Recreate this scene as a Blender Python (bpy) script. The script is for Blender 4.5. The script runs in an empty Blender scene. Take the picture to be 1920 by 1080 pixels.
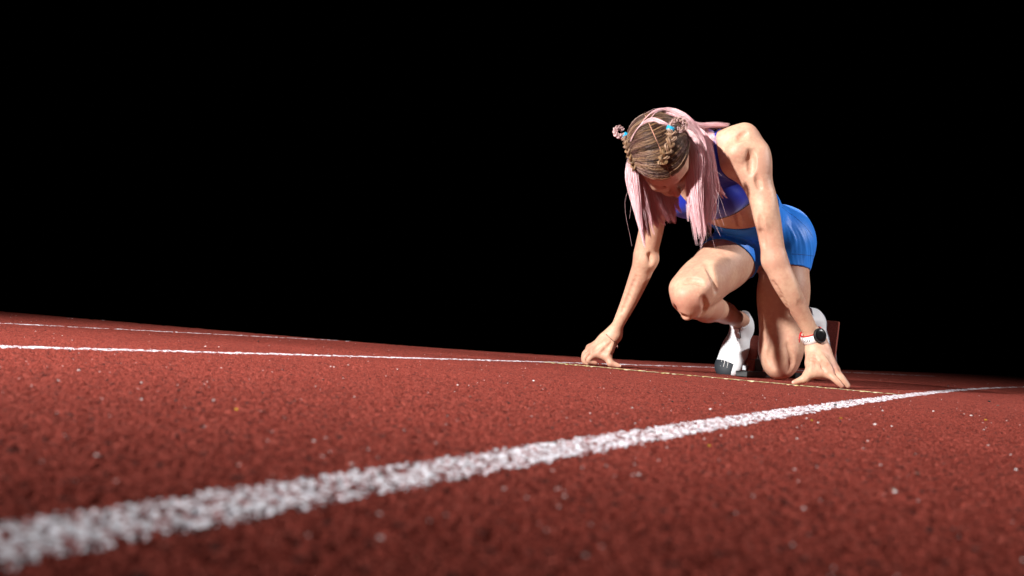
import bpy, math, random
import numpy as np
from mathutils import Vector, Matrix

random.seed(7)
RNG = np.random.default_rng(11)
S = bpy.context.scene
COL = S.collection

# ------------------------------------------------------------------ camera
FPX, ROLL, PITCH, CAMH = 1968.38, 0.07947, 0.04383, 0.0898
cam_d = bpy.data.cameras.new('camera')
cam = bpy.data.objects.new('camera', cam_d)
COL.objects.link(cam)
S.camera = cam
cam_d.sensor_width = 36.0
cam_d.lens = FPX / 1920 * 36.0
cam_d.clip_start = 0.02
cam_d.clip_end = 500
_cp, _sp = math.cos(PITCH), math.sin(PITCH)
_fw = Vector((0, _cp, _sp)); _up0 = Vector((0, -_sp, _cp)); _rt0 = Vector((1, 0, 0))
_rt = _rt0 * math.cos(ROLL) + _up0 * math.sin(ROLL) * 1.0
_up = _up0 * math.cos(ROLL) - _rt0 * math.sin(ROLL) * 1.0
# image x = cos*X + sin*Yr ; image y = -sin*X + cos*Yr
_rt = Vector((math.cos(ROLL), 0, 0)) + _up0 * math.sin(ROLL)
_up = Vector((-math.sin(ROLL), 0, 0)) + _up0 * math.cos(ROLL)
M = Matrix((( _rt.x, _up.x, -_fw.x, 0), (_rt.y, _up.y, -_fw.y, 0), (_rt.z, _up.z, -_fw.z, CAMH), (0, 0, 0, 1)))
cam.matrix_world = M
cam_d.dof.use_dof = True
cam_d.dof.focus_distance = 3.35
cam_d.dof.aperture_fstop = 7.5

# ------------------------------------------------------------------ world, light, exposure
W = bpy.data.worlds.new('World'); S.world = W; W.use_nodes = True
wn = W.node_tree.nodes; wl = W.node_tree.links
bg = wn['Background']
sky = wn.new('ShaderNodeTexSky'); sky.sky_type = 'NISHITA'; sky.sun_disc = False
sky.sun_elevation = math.radians(-9); sky.sun_rotation = math.radians(200)
wl.new(sky.outputs[0], bg.inputs[0]); bg.inputs[1].default_value = 0.0008

def spot(name, loc, target, power, size_deg, blend, radius, col):
    d = bpy.data.lights.new(name, 'SPOT'); o = bpy.data.objects.new(name, d); COL.objects.link(o)
    d.energy = power; d.spot_size = math.radians(size_deg); d.spot_blend = blend
    d.shadow_soft_size = radius; d.color = col
    o.location = loc
    o.rotation_euler = (Vector(target) - Vector(loc)).to_track_quat('-Z', 'Y').to_euler()
    return o
# studio flash front left, high: the one that throws the shadows; a weaker flash from the front right
spot('key_flash', (-3.5, -0.60, 3.0), (1.9, 4.5, 0.2), 4500, 70, 1.0, 0.11, (1.0, 0.97, 0.93))
spot('side_flash', (5.4, 2.7, 3.0), (1.1, 3.9, 0.4), 1000, 50, 1.0, 0.08, (1.0, 0.97, 0.95))
S.view_settings.view_transform = 'Standard'; S.view_settings.look = 'None'
S.view_settings.exposure = 0.0; S.view_settings.gamma = 1.0
S.view_settings.use_curve_mapping = False
S.render.engine = 'CYCLES'
S.cycles.use_denoising = True
S.cycles.max_bounces = 6

# ------------------------------------------------------------------ helpers
def P(px, py, Y):
    """world point on the camera ray through photo pixel (1920x1080) at world depth Y"""
    x = (px - 960) / FPX; y = -(py - 540) / FPX
    d = _fw + _rt * x + _up * y
    t = Y / d.y
    return np.array((d.x * t, Y, CAMH + d.z * t))

def v3(*a): return np.array(a, float)
def nrm(a): a = np.asarray(a, float); return a / np.linalg.norm(a)
def lerp(a, b, t): return a + (b - a) * t

def mesh_obj(name, verts, faces, mat=None, parent=None, smooth=True, attrs=None):
    me = bpy.data.meshes.new(name)
    verts = np.ascontiguousarray(verts, np.float32)
    if isinstance(faces, np.ndarray):
        n, k = faces.shape
        me.vertices.add(len(verts)); me.vertices.foreach_set('co', verts.ravel())
        me.loops.add(n * k); me.loops.foreach_set('vertex_index', np.ascontiguousarray(faces, np.int32).ravel())
        me.polygons.add(n); me.polygons.foreach_set('loop_start', np.arange(0, n * k, k, dtype=np.int32))
        me.update(calc_edges=True); me.validate()
    else:
        me.from_pydata([tuple(map(float, v)) for v in verts], [], faces); me.update()
    if smooth: me.polygons.foreach_set('use_smooth', np.ones(len(me.polygons), bool))
    if attrs:
        for k_, a in attrs.items():
            at = me.attributes.new(k_, 'FLOAT', 'POINT'); at.data.foreach_set('value', np.ascontiguousarray(a, np.float32))
    if mat: me.materials.append(mat)
    o = bpy.data.objects.new(name, me); COL.objects.link(o)
    if parent: o.parent = parent
    return o

def catmull(pts, n):
    pts = np.asarray(pts, float)
    if len(pts) == 2: return lerp(pts[0], pts[1], np.linspace(0, 1, n)[:, None])
    q = np.vstack([2 * pts[0] - pts[1], pts, 2 * pts[-1] - pts[-2]])
    seg = len(pts) - 1
    t = np.linspace(0, seg, n); i = np.minimum(t.astype(int), seg - 1); u = (t - i)[:, None]
    a, b, c, d = q[i], q[i + 1], q[i + 2], q[i + 3]
    return .5 * (2 * b + (c - a) * u + (2 * a - 5 * b + 4 * c - d) * u ** 2 + (3 * b - a - 3 * c + d) * u ** 3)

def tube(pts, r, sides=8, closed=False, flat=None):
    """verts, faces of a tube; r scalar or per point; flat=(vector, factor) squashes the section"""
    pts = np.asarray(pts, float); n = len(pts)
    r = np.broadcast_to(np.asarray(r, float), (n,))
    T = np.gradient(pts, axis=0)
    if closed: T = np.roll(pts, -1, 0) - np.roll(pts, 1, 0)
    T /= np.linalg.norm(T, axis=1)[:, None] + 1e-12
    ref = np.array((0, 0, 1.)) if flat is None else np.asarray(flat[0], float)
    V = []
    for i in range(n):
        a = ref - T[i] * np.dot(ref, T[i])
        if np.linalg.norm(a) < 1e-3: a = np.cross(T[i], (1, 0, 0))
        a = nrm(a); b = np.cross(T[i], a)
        f = 1 if flat is None else flat[1]
        for k in range(sides):
            g = 2 * math.pi * k / sides
            V.append(pts[i] + r[i] * (math.cos(g) * a * f + math.sin(g) * b))
    F = []
    m = n if closed else n - 1
    for i in range(m):
        j = (i + 1) % n
        for k in range(sides):
            F.append((i * sides + k, i * sides + (k + 1) % sides, j * sides + (k + 1) % sides, j * sides + k))
    if not closed:
        F.append(tuple(range(sides - 1, -1, -1))); F.append(tuple(range((n - 1) * sides, n * sides)))
    return V, F

def join(parts):
    V, F = [], []
    for v, f in parts:
        b = len(V); V.extend(v); F.extend([tuple(i + b for i in q) for q in f])
    return V, F

def box(c, ax, half):
    """oriented box with slightly bevelled edges"""
    c = np.asarray(c, float); A = [nrm(a) for a in ax]
    b = min(half) * .18
    V, F = [], []
    idx = {}
    for sx in (-1, 1):
        for sy in (-1, 1):
            for sz in (-1, 1):
                for k in range(3):
                    h = [half[0], half[1], half[2]]
                    s = [sx, sy, sz]
                    p = c.copy()
                    for m in range(3):
                        p = p + A[m] * s[m] * (h[m] - (0 if m == k else b))
                    idx[(sx, sy, sz, k)] = len(V); V.append(p)
    import itertools
    from mathutils.geometry import convex_hull_2d
    import bmesh
    bm = bmesh.new()
    for p in V: bm.verts.new(p)
    r = bmesh.ops.convex_hull(bm, input=bm.verts)
    bm.verts.index_update()
    VV = [np.array(v.co) for v in bm.verts]; FF = [tuple(v.index for v in f.verts) for f in bm.faces]
    bm.free()
    return VV, FF

# ------------------------------------------------------------------ materials
def mat(name, base=(.5, .5, .5), rough=.5, spec=.5, **kw):
    m = bpy.data.materials.new(name); m.use_nodes = True
    b = m.node_tree.nodes['Principled BSDF']
    b.inputs['Base Color'].default_value = (*base, 1)
    b.inputs['Roughness'].default_value = rough
    b.inputs['Specular IOR Level'].default_value = spec
    for k, v in kw.items(): b.inputs[k.replace('_', ' ')].default_value = v
    return m

def N(m, t, **kw):
    n = m.node_tree.nodes.new(t)
    for k, v in kw.items(): setattr(n, k, v)
    return n
def LK(m, a, b): m.node_tree.links.new(a, b)

def noise(m, scale, detail=3, rough=.5, coord=None):
    n = N(m, 'ShaderNodeTexNoise'); n.inputs['Scale'].default_value = scale
    n.inputs['Detail'].default_value = detail; n.inputs['Roughness'].default_value = rough
    if coord is None:
        coord = N(m, 'ShaderNodeNewGeometry').outputs['Position']
    LK(m, coord, n.inputs['Vector']); return n
def ramp(m, fac, stops):
    r = N(m, 'ShaderNodeValToRGB'); LK(m, fac, r.inputs[0])
    e = r.color_ramp.elements
    while len(e) < len(stops): e.new(.5)
    for q, (p, c) in zip(e, stops): q.position = p; q.color = (*c, 1)
    return r
def bump(m, h, strength, dist, normal=None):
    b = N(m, 'ShaderNodeBump'); b.inputs['Strength'].default_value = strength; b.inputs['Distance'].default_value = dist
    LK(m, h, b.inputs['Height'])
    if normal: LK(m, normal, b.inputs['Normal'])
    return b
def pb(m): return m.node_tree.nodes['Principled BSDF']

# skin
SKIN = mat('skin', (.56, .34, .235), .52, .36)
SKIN.node_tree.nodes['Principled BSDF'].inputs['Subsurface Weight'].default_value = .06
pb(SKIN).inputs['Subsurface Radius'].default_value = (1, .35, .18)
pb(SKIN).inputs['Subsurface Scale'].default_value = .006
n1 = noise(SKIN, 11, 5, .65); n2 = noise(SKIN, 85, 3, .6)
mx = N(SKIN, 'ShaderNodeMath', operation='ADD'); mm = N(SKIN, 'ShaderNodeMath', operation='MULTIPLY'); mm.inputs[1].default_value = .45
LK(SKIN, n2.outputs[0], mm.inputs[0]); LK(SKIN, n1.outputs[0], mx.inputs[0]); LK(SKIN, mm.outputs[0], mx.inputs[1])
rp = ramp(SKIN, mx.outputs[0], [(.40, (.60, .395, .28)), (.60, (.56, .345, .235)), (.80, (.49, .265, .185))])
# flushed areas (knees, knuckles): attribute 'flush' painted per body region, a real colour of the skin
at = N(SKIN, 'ShaderNodeAttribute', attribute_name='flush')
mix = N(SKIN, 'ShaderNodeMixRGB'); mix.inputs[2].default_value = (.47, .165, .12, 1)
LK(SKIN, at.outputs['Fac'], mix.inputs[0]); LK(SKIN, rp.outputs[0], mix.inputs[1]); LK(SKIN, mix.outputs[0], pb(SKIN).inputs['Base Color'])
n3 = noise(SKIN, 520, 3, .7); n4 = noise(SKIN, 26, 3, .55)
b1 = bump(SKIN, n3.outputs[0], .28, .0008); b2 = bump(SKIN, n4.outputs[0], .30, .004, b1.outputs[0])
LK(SKIN, b2.outputs[0], pb(SKIN).inputs['Normal'])

def cloth(name, c1, c2, rough=.55):
    m = mat(name, c1, rough, .35)
    n = noise(m, 14, 3); r = ramp(m, n.outputs[0], [(.3, c1), (.7, c2)]); LK(m, r.outputs[0], pb(m).inputs['Base Color'])
    w = noise(m, 900, 1); b = bump(m, w.outputs[0], .25, .0006); LK(m, b.outputs[0], pb(m).inputs['Normal'])
    pb(m).inputs['Sheen Weight'].default_value = .15
    return m
SHORTS = cloth('blue_shorts_fabric', (.002, .20, .84), (.003, .235, .90), .48)
BRA = cloth('violet_blue_fabric', (.003, .020, .36), (.005, .028, .44), .5)
PIPING = mat('grey_piping', (.35, .36, .4), .5)
PIPED = mat('dark_elastic', (.012, .012, .02), .6)

SHOE = mat('white_knit', (.74, .75, .78), .55, .4)
n = noise(SHOE, 350, 2); b = bump(SHOE, n.outputs[0], .35, .0012); LK(SHOE, b.outputs[0], pb(SHOE).inputs['Normal'])
SOLE = mat('grey_sole_plate', (.42, .45, .52), .4)
TOECAP = mat('dark_toe_cap', (.020, .025, .032), .62, .3)
LACE = mat('lace', (.60, .61, .66), .7)
SPIKE = mat('spike_metal', (.5, .5, .5), .25, Metallic=1.0)
RED_PAD = mat('brown_red_rubber', (.16, .028, .018), .8)
n = noise(RED_PAD, 160, 4, .7); r = ramp(RED_PAD, n.outputs[0], [(.3, (.19, .038, .024)), (.7, (.33, .07, .045))]); LK(RED_PAD, r.outputs[0], pb(RED_PAD).inputs['Base Color'])
b = bump(RED_PAD, n.outputs[0], .6, .003); LK(RED_PAD, b.outputs[0], pb(RED_PAD).inputs['Normal'])
ALU = mat('cast_aluminium', (.42, .44, .47), .45, Metallic=.7)
n = noise(ALU, 220, 3); b = bump(ALU, n.outputs[0], .4, .001); LK(ALU, b.outputs[0], pb(ALU).inputs['Normal'])
RAIL = mat('dark_rail_metal', (.02, .022, .024), .5)
MARK = mat('white_print', (.8, .8, .8), .5)
WATCHW = mat('white_silicone', (.86, .85, .86), .45)
WATCHB = mat('black_glass', (.004, .004, .005), .30, .25)
WATCHC = mat('dark_bezel', (.010, .010, .011), .5, .3)
REDT = mat('red_thread', (.50, .008, .012), .6)
CHAIN = mat('bracelet_metal', (.30, .18, .15), .3, Metallic=1.0)
TIE = mat('cyan_elastic', (.0, .30, .52), .6)
NAIL = mat('nail', (.66, .42, .34), .45)

# ------------------------------------------------------------------ the track
TC = np.array([69.5857, -32.5512]); TR = 77.144

def hash2(ix, iy, s=0):
    h = (ix.astype(np.int64) * 374761393 + iy.astype(np.int64) * 668265263 + s * 974634777) & 0xffffffff
    h = ((h ^ (h >> 13)) * 1274126177) & 0xffffffff
    h = (h ^ (h >> 16)) & 0xffffffff
    return (h / 4294967295.0).astype(np.float32)
def worley(x, y, size, s=0):
    gx = x / size; gy = y / size; ix = np.floor(gx); iy = np.floor(gy)
    best = np.full(x.shape, 9., np.float32); val = np.zeros(x.shape, np.float32)
    for dx in (-1, 0, 1):
        for dy in (-1, 0, 1):
            jx = ix + dx; jy = iy + dy
            cx = jx + hash2(jx, jy, s); cy = jy + hash2(jx, jy, s + 1)
            d = (gx - cx) ** 2 + (gy - cy) ** 2
            v = hash2(jx, jy, s + 2)
            m = d < best; best = np.where(m, d, best); val = np.where(m, v, val)
    return np.sqrt(best), val
def vnoise(x, y, size, s=0):
    gx = x / size; gy = y / size; ix = np.floor(gx); iy = np.floor(gy); fx = gx - ix; fy = gy - iy
    fx = fx * fx * (3 - 2 * fx); fy = fy * fy * (3 - 2 * fy)
    a = hash2(ix, iy, s); b_ = hash2(ix + 1, iy, s); c = hash2(ix, iy + 1, s); d = hash2(ix + 1, iy + 1, s)
    return lerp(lerp(a, b_, fx), lerp(c, d, fx), fy)

# far edge of the raised track surface (beyond it a dark bank falls away)
EDGE = np.array([(-60, 22), (-12, 9.2), (-6, 6.6), (-2.54, 5.28), (-2.04, 5.08), (-1.59, 4.95), (-1.2, 4.83), (-.83, 4.74), (-.45, 4.69), (-.12, 4.86), (.24, 5.25), (.7, 5.78), (1.31, 6.75), (2.73, 9.1), (4.5, 12.6), (8, 19.5), (14, 31), (30, 60)])
_ex = np.concatenate([np.linspace(-60, -6, 60), np.linspace(-5.95, 6, 400), np.linspace(6.2, 30, 80)])
_ey = np.interp(_ex, EDGE[:, 0], EDGE[:, 1])
_sm = np.array([np.average(_ey, weights=np.exp(-.5 * ((_ex - q) / .22) ** 2) * np.gradient(_ex)) for q in _ex])
def edge_y(x): return np.interp(x, _ex, _sm)

NA = 760
th = np.linspace(math.radians(-47), math.radians(47), NA)
rr = np.concatenate([.25 * (.8 / .25) ** np.linspace(0, 1, 330), .8 * (4.6 / .8) ** np.linspace(0, 1, 440)[1:], 4.6 * (12 / 4.6) ** np.linspace(0, 1, 110)[1:], 12 * 5 ** np.linspace(0, 1, 16)[1:]])
NR = len(rr)
TH, RRR = np.meshgrid(th, rr)
gx = (RRR * np.sin(TH)); gy = (RRR * np.cos(TH))
# clamp to the edge
ey = edge_y(gx)
over = gy > ey
# slide points past the edge back along their ray until they sit on it
lo = np.zeros_like(RRR); hi = RRR.copy()
for _ in range(22):
    mid = (lo + hi) / 2
    inside = (mid * np.cos(TH)) < edge_y(mid * np.sin(TH))
    lo = np.where(inside, mid, lo); hi = np.where(inside, hi, mid)
rc = np.where(over, lo, RRR)
gx = rc * np.sin(TH); gy = rc * np.cos(TH)
w1, v1 = worley(gx, gy, .0030, 3)
w2, v2 = worley(gx, gy, .0019, 9)
gran = (1 - np.clip(w1, 0, 1) ** 2) * (.45 + .55 * v1)
gran2 = (1 - np.clip(w2, 0, 1) ** 2) * v2
broad = vnoise(gx, gy, .02, 21) * .6 + vnoise(gx, gy, .009, 22) * .4
pit = vnoise(gx, gy, .0045, 31) * .7 + vnoise(gx, gy, .0021, 33) * .3
pit = -np.clip((.38 - pit) / .14, 0, 1) * .0030
gz = .0016 * gran + .0007 * gran2 + (.0018 * (broad - .5)) * .55 + pit - .0009
ang = np.arctan2(np.sqrt((gx - TC[0]) ** 2 + (gy - TC[1]) ** 2) * 0 + (gy - TC[1]), gx - TC[0])
rad = np.hypot(gx - TC[0], gy - TC[1]) - TR

idx = np.arange(NR * NA).reshape(NR, NA)
quads = np.stack([idx[:-1, :-1], idx[:-1, 1:], idx[1:, 1:], idx[1:, :-1]], -1).reshape(-1, 4)
okq = ~(over[:-1, :-1] & over[:-1, 1:]).reshape(-1)
TRACK = mat('red_rubber_track', (.26, .045, .036), .85, .10)
vz = N(TRACK, 'ShaderNodeTexVoronoi'); vz.inputs['Scale'].default_value = 400
pos = N(TRACK, 'ShaderNodeNewGeometry').outputs['Position']; LK(TRACK, pos, vz.inputs['Vector'])
sp = N(TRACK, 'ShaderNodeSeparateColor'); LK(TRACK, vz.outputs['Color'], sp.inputs[0])
r1 = ramp(TRACK, sp.outputs[0], [(0, (.07, .011, .008)), (.22, (.20, .031, .022)), (.45, (.26, .045, .032)), (.8, (.32, .061, .045)), (1, (.42, .100, .076))])
big = noise(TRACK, 1.7, 4, .6, pos)
hs = N(TRACK, 'ShaderNodeHueSaturation'); LK(TRACK, r1.outputs[0], hs.inputs['Color'])
mr = N(TRACK, 'ShaderNodeMapRange'); mr.inputs[1].default_value = .3; mr.inputs[2].default_value = .7; mr.inputs[3].default_value = .88; mr.inputs[4].default_value = 1.1
LK(TRACK, big.outputs[0], mr.inputs[0]); LK(TRACK, mr.outputs[0], hs.inputs['Value'])
# random dark cells: worn black granules, and pit shade painted into the colour
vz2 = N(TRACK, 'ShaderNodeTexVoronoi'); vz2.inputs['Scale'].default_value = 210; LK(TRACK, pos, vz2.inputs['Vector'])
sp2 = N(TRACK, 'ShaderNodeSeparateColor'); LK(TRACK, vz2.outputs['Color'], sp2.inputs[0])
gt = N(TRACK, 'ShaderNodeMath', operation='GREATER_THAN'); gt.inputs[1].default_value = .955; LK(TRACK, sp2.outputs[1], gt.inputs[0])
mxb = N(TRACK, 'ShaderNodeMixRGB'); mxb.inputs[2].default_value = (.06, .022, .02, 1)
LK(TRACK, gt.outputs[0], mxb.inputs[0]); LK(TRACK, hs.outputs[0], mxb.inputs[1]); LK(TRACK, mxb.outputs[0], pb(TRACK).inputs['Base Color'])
bb = bump(TRACK, vz.outputs['Distance'], .9, .0030); fnz = noise(TRACK, 900, 2, .7, pos); bb = bump(TRACK, fnz.outputs[0], .6, .0015, bb.outputs[0])
LK(TRACK, bb.outputs[0], pb(TRACK).inputs['Normal'])
tv = np.stack([gx, gy, gz], -1).reshape(-1, 3)
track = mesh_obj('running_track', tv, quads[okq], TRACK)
track['kind'] = 'structure'; track['label'] = 'brick red granular rubber running track surface'

# painted lines: the paint sits on the granules and has worn out of the pits, so it is built from raised patches
pw, pv_ = worley(gx, gy, .0024, 55)
paintn = .30 * gran + .40 * pv_ + .18 * vnoise(gx, gy, .0035, 41) + .12 * vnoise(gx, gy, .012, 42)
def paint(name, mask_fn, material, label, thr, lift=.0005):
    inside = mask_fn()
    dist_fac = np.clip((RRR - .9) / 2.2, 0, 1)
    edge_soft = np.clip(inside / .006, -1, 1)
    m = (inside > -.006) & (paintn + .10 * edge_soft > thr)
    f4 = (m[:-1, :-1].astype(int) + m[:-1, 1:] + m[1:, 1:] + m[1:, :-1]) >= 3
    sel = f4.reshape(-1) & okq
    q = quads[sel]
    used, inv = np.unique(q, return_inverse=True)
    vv = tv[used].copy(); vv[:, 2] += lift
    o = mesh_obj(name, vv, inv.reshape(-1, 4), material)
    o['kind'] = 'structure'; o['label'] = label
    return o
LINEW = mat('white_line_paint', (.78, .77, .80), .7, .3)
n = noise(LINEW, 260, 3, .7); r = ramp(LINEW, n.outputs[0], [(.30, (.72, .71, .82)), (.5, (.86, .85, .93))]); LK(LINEW, r.outputs[0], pb(LINEW).inputs['Base Color'])
for m_ in (LINEW,):
    ps = N(m_, 'ShaderNodeNewGeometry').outputs['Position']
    v_ = N(m_, 'ShaderNodeTexVoronoi'); v_.inputs['Scale'].default_value = 330; LK(m_, ps, v_.inputs['Vector'])
    c_ = N(m_, 'ShaderNodeSeparateColor'); LK(m_, v_.outputs['Color'], c_.inputs[0])
    n_ = noise(m_, 120, 2, .6, ps)
    ad = N(m_, 'ShaderNodeMath', operation='ADD'); LK(m_, c_.outputs[0], ad.inputs[0]); LK(m_, n_.outputs[0], ad.inputs[1])
    g_ = N(m_, 'ShaderNodeMapRange'); g_.inputs[1].default_value = 1.11; g_.inputs[2].default_value = 1.17; LK(m_, ad.outputs[0], g_.inputs[0])
    x_ = N(m_, 'ShaderNodeMixRGB'); x_.inputs[2].default_value = (.26, .06, .055, 1)
    LK(m_, g_.outputs[0], x_.inputs[0]); LK(m_, r.outputs[0], x_.inputs[1]); LK(m_, x_.outputs[0], pb(m_).inputs['Base Color'])
    bq = bump(m_, c_.outputs[1], .25, .0010); LK(m_, bq.outputs[0], pb(m_).inputs['Normal'])
LINEY = mat('yellowed_line_paint', (.74, .66, .40), .7, .3)
n = noise(LINEY, 60, 3, .7); r = ramp(LINEY, n.outputs[0], [(.4, (.76, .70, .52)), (.6, (.62, .52, .16))]); LK(LINEY, r.outputs[0], pb(LINEY).inputs['Base Color'])
xs1, ys1 = P(1115, 687, 3.70)[:2]
A0 = math.atan2(3.17 - TC[1], 1.18 - TC[0])
def radial_line():
    # start line: across the athlete's lane, square to the lane lines
    d = -((gx - TC[0]) * -math.sin(A0) + (gy - TC[1]) * math.cos(A0))
    w = .025 - np.abs(d)
    return np.minimum(w, np.minimum(rad - .02, 1.21 - rad))
def lane(off, half): return lambda: half - np.abs(rad - off)
paint('lane_line', lane(0, .0245), LINEW, 'wide white worn lane line sweeping past the lens to the right', .47)
paint('lane_line', lane(1.22, .024), LINEW, 'thin white lane line running behind the runner\'s hands', .46)
paint('lane_line', lane(2.44, .024), LINEW, 'faint white lane line of the next lane behind', .50)
paint('lane_line', lane(3.66, .024), LINEW, 'faintest white lane line at the far edge of the track', .56)
paint('start_line', radial_line, LINEY, 'narrow cream yellow start line under the runner\'s fingers', .42, .0014)

# the bank beyond the edge, falling away into the dark
BANK = mat('dark_grass_bank', (.02, .03, .012), .9, .1)
n = noise(BANK, 40, 4); r = ramp(BANK, n.outputs[0], [(.3, (.010, .016, .006)), (.7, (.03, .042, .016))]); LK(BANK, r.outputs[0], pb(BANK).inputs['Base Color'])
bv, bf = [], []
ex = np.concatenate([np.linspace(-60, -6, 20), np.linspace(-5.9, 5, 90), np.linspace(5.5, 30, 20)])
rows = [(0.0, -.002), (.25, -.06), (1.2, -.5), (4, -2.0), (9, -4.0), (60, -4.3), (300, -4.3)]
for k, (off, dz) in enumerate(rows):
    for x in ex:
        y0 = edge_y(x)
        s = 0.04 * math.sin(x * 3.1 + k) if 0 < k < 5 else 0
        bv.append((x * (1 + off * .02), y0 + off, dz + s))
for k in range(len(rows) - 1):
    for i in range(len(ex) - 1):
        a = k * len(ex) + i; bf.append((a, a + 1, a + 1 + len(ex), a + len(ex)))
bank = mesh_obj('ground', np.array(bv), bf, BANK); bank['kind'] = 'structure'; bank['label'] = 'dark ground falling away beyond the track edge'
# plain apron of the same rubber round and behind the camera and to both sides
ap, af = [], []
def apron(poly):
    b_ = len(ap); ap.extend([(x, y, -.0012) for x, y in poly]); af.append(tuple(range(b_, b_ + len(poly))))
c47, s47 = math.cos(math.radians(47)), math.sin(math.radians(47))
apron([(-.25 * s47, .25 * c47), (-.25 * s47, -12), (.25 * s47, -12), (.25 * s47, .25 * c47), (.1, .244), (0, .25), (-.1, .244)])
def raylen(sg):
    for k in range(4000):
        r_ = .3 + k * .01
        if r_ * c47 > edge_y(sg * r_ * s47): return r_
    return 40.
RLf, RRf = raylen(-1), raylen(1)
apron([(-.25 * s47, -12), (-.25 * s47, .25 * c47), (-RLf * s47, RLf * c47), (-12, float(edge_y(-12))), (-60, 22), (-60, -12)])
apron([(.25 * s47, .25 * c47), (.25 * s47, -12), (60, -12), (60, float(edge_y(30))), (30, 30), (RRf * s47, RRf * c47)])
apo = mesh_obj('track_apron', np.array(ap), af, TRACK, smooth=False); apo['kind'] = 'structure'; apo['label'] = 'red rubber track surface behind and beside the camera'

# ------------------------------------------------------------------ loose crumbs on the track
CR_W = mat('white_crumb', (.80, .79, .80), .5)
CR_K = mat('black_crumb', (.012, .022, .022), .6)
CR_Y = mat('yellow_crumb', (.62, .42, .02), .5)
CR_G = mat('grey_green_crumb', (.10, .12, .10), .6)
def crumb_mesh(name, seed, m):
    rg = np.random.default_rng(seed)
    pts = rg.normal(size=(11, 3)); pts /= np.linalg.norm(pts, axis=1)[:, None]
    pts *= rg.uniform(.6, 1.1, (11, 1)); pts[:, 2] *= .6
    import bmesh
    bm = bmesh.new()
    for p in pts: bm.verts.new(p)
    r_ = bmesh.ops.convex_hull(bm, input=bm.verts)
    for v in [v for v in bm.verts if not v.link_faces]: bm.verts.remove(v)
    me = bpy.data.meshes.new(name); bm.to_mesh(me); bm.free(); me.materials.append(m); return me
def ground_at(px, py):
    x = (px - 960) / FPX; y = -(py - 540) / FPX
    d = _fw + _rt * x + _up * y
    t = -CAMH / d.z
    return d.x * t, d.y * t
CRUMBS = {
 'white': [(147, 696, 8), (110, 715, 7), (265, 719, 8), (265, 750, 7), (400, 752, 8), (410, 651, 4), (415, 691, 5), (510, 698, 4), (620, 688, 4), (626, 689, 5), (653, 685, 4), (745, 693, 4), (858, 723, 6), (1000, 715, 6), (985, 691, 3), (1185, 766, 6), (1332, 768, 6), (1434, 747, 4), (1430, 742, 3), (1512, 786, 7), (1534, 794, 7), (1640, 797, 8), (1655, 771, 5), (1750, 772, 6), (1820, 780, 6), (1808, 777, 4), (1672, 800, 5), (1620, 843, 9), (1495, 824, 7), (1410, 821, 8), (605, 858, 10), (182, 857, 15), (660, 873, 11), (1197, 892, 10), (713, 966, 12), (712, 1012, 17), (1098, 1045, 15), (578, 1006, 12), (1678, 924, 12), (1490, 882, 8), (1250, 840, 6), (1905, 882, 8), (67, 622, 4), (385, 650, 4), (945, 918, 9), (1853, 836, 6), (1600, 733, 3), (1845, 807, 6)],
 'black': [(131, 660, 7), (220, 662, 7), (335, 734, 9), (492, 738, 8), (484, 641, 6), (607, 713, 7), (953, 757, 8), (1286, 717, 7), (1369, 715, 6), (1261, 754, 7), (1040, 832, 13), (1566, 761, 10), (1656, 780, 5), (1575, 792, 9), (1855, 754, 8), (1480, 847, 9), (1340, 757, 7), (1225, 731, 5), (160, 719, 6), (1138, 851, 10), (1778, 725, 5)],
 'grey': [(675, 765, 7), (882, 745, 7), (553, 753, 6), (984, 728, 6), (1720, 889, 10), (1675, 920, 12), (493, 962, 9), (1871, 761, 6), (605, 713, 6)],
 'yellow': [(443, 770, 10), (1577, 786, 9), (1522, 789, 5), (1848, 789, 7), (1331, 837, 7), (1553, 763, 5)],
}
desc = {'white': ('white paint chip lying', CR_W, 'white paint chips'),
        'black': ('black rubber crumb lying loose on the red track', CR_K, 'black rubber crumbs'),
        'grey': ('grey rubber crumb lying loose on the red track', CR_G, 'grey rubber crumbs'),
        'yellow': ('yellow crumb lying loose on the red track', CR_Y, 'yellow crumbs')}
for kind, lst in CRUMBS.items():
    lab, cm, grp = desc[kind]
    meshes = [crumb_mesh(kind + '_crumb', s + len(kind) * 10, cm) for s in range(3)]
    for i, (px, py, sz) in enumerate(lst):
        x, y = ground_at(px, py)
        o = bpy.data.objects.new(kind + '_crumb', meshes[i % 3]); COL.objects.link(o)
        r_ = sz * y / FPX * .5
        o.location = (x, y, r_ * .4); o.scale = (r_, r_, r_ * .8); o.rotation_euler = (0, 0, random.random() * 6)
        size = 'large ' if sz > 11 else ('small ' if sz < 6 else '')
        line_y = float(np.interp(px, [0, 300, 700, 1340, 1500, 1700, 1920], [1021, 974, 901, 790, 766, 742, 728]))
        far_y = float(np.interp(px, [0, 620, 1090], [652, 665, 682]))
        if abs(py - line_y) < 14: where = 'on the wide white lane line'
        elif py > line_y: where = 'below the wide line, ' + ('far right' if px > 1700 else 'right of centre' if px > 1300 else 'near the middle')
        elif px > 1080: where = 'on the track before the runner, ' + ('by the lane line' if line_y - py < 40 else 'near the start line')
        elif py < far_y: where = 'beyond the thin far lane line'
        else: where = 'between lane lines, ' + ('far left' if px < 300 else 'left' if px < 700 else 'middle') + (', by thin line' if py - far_y < 60 else '')
        o['label'] = size + lab.split(' lying')[0].split(' that')[0] + ' ' + where; o['category'] = 'crumb'; o['group'] = grp
ORD = ['leftmost', 'second from left', 'third from left', 'fourth from left', 'fifth from left', 'sixth from left', 'rightmost']
_same = {}
for o in COL.objects:
    if o.get('category') == 'crumb': _same.setdefault(o['label'], []).append(o)
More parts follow.
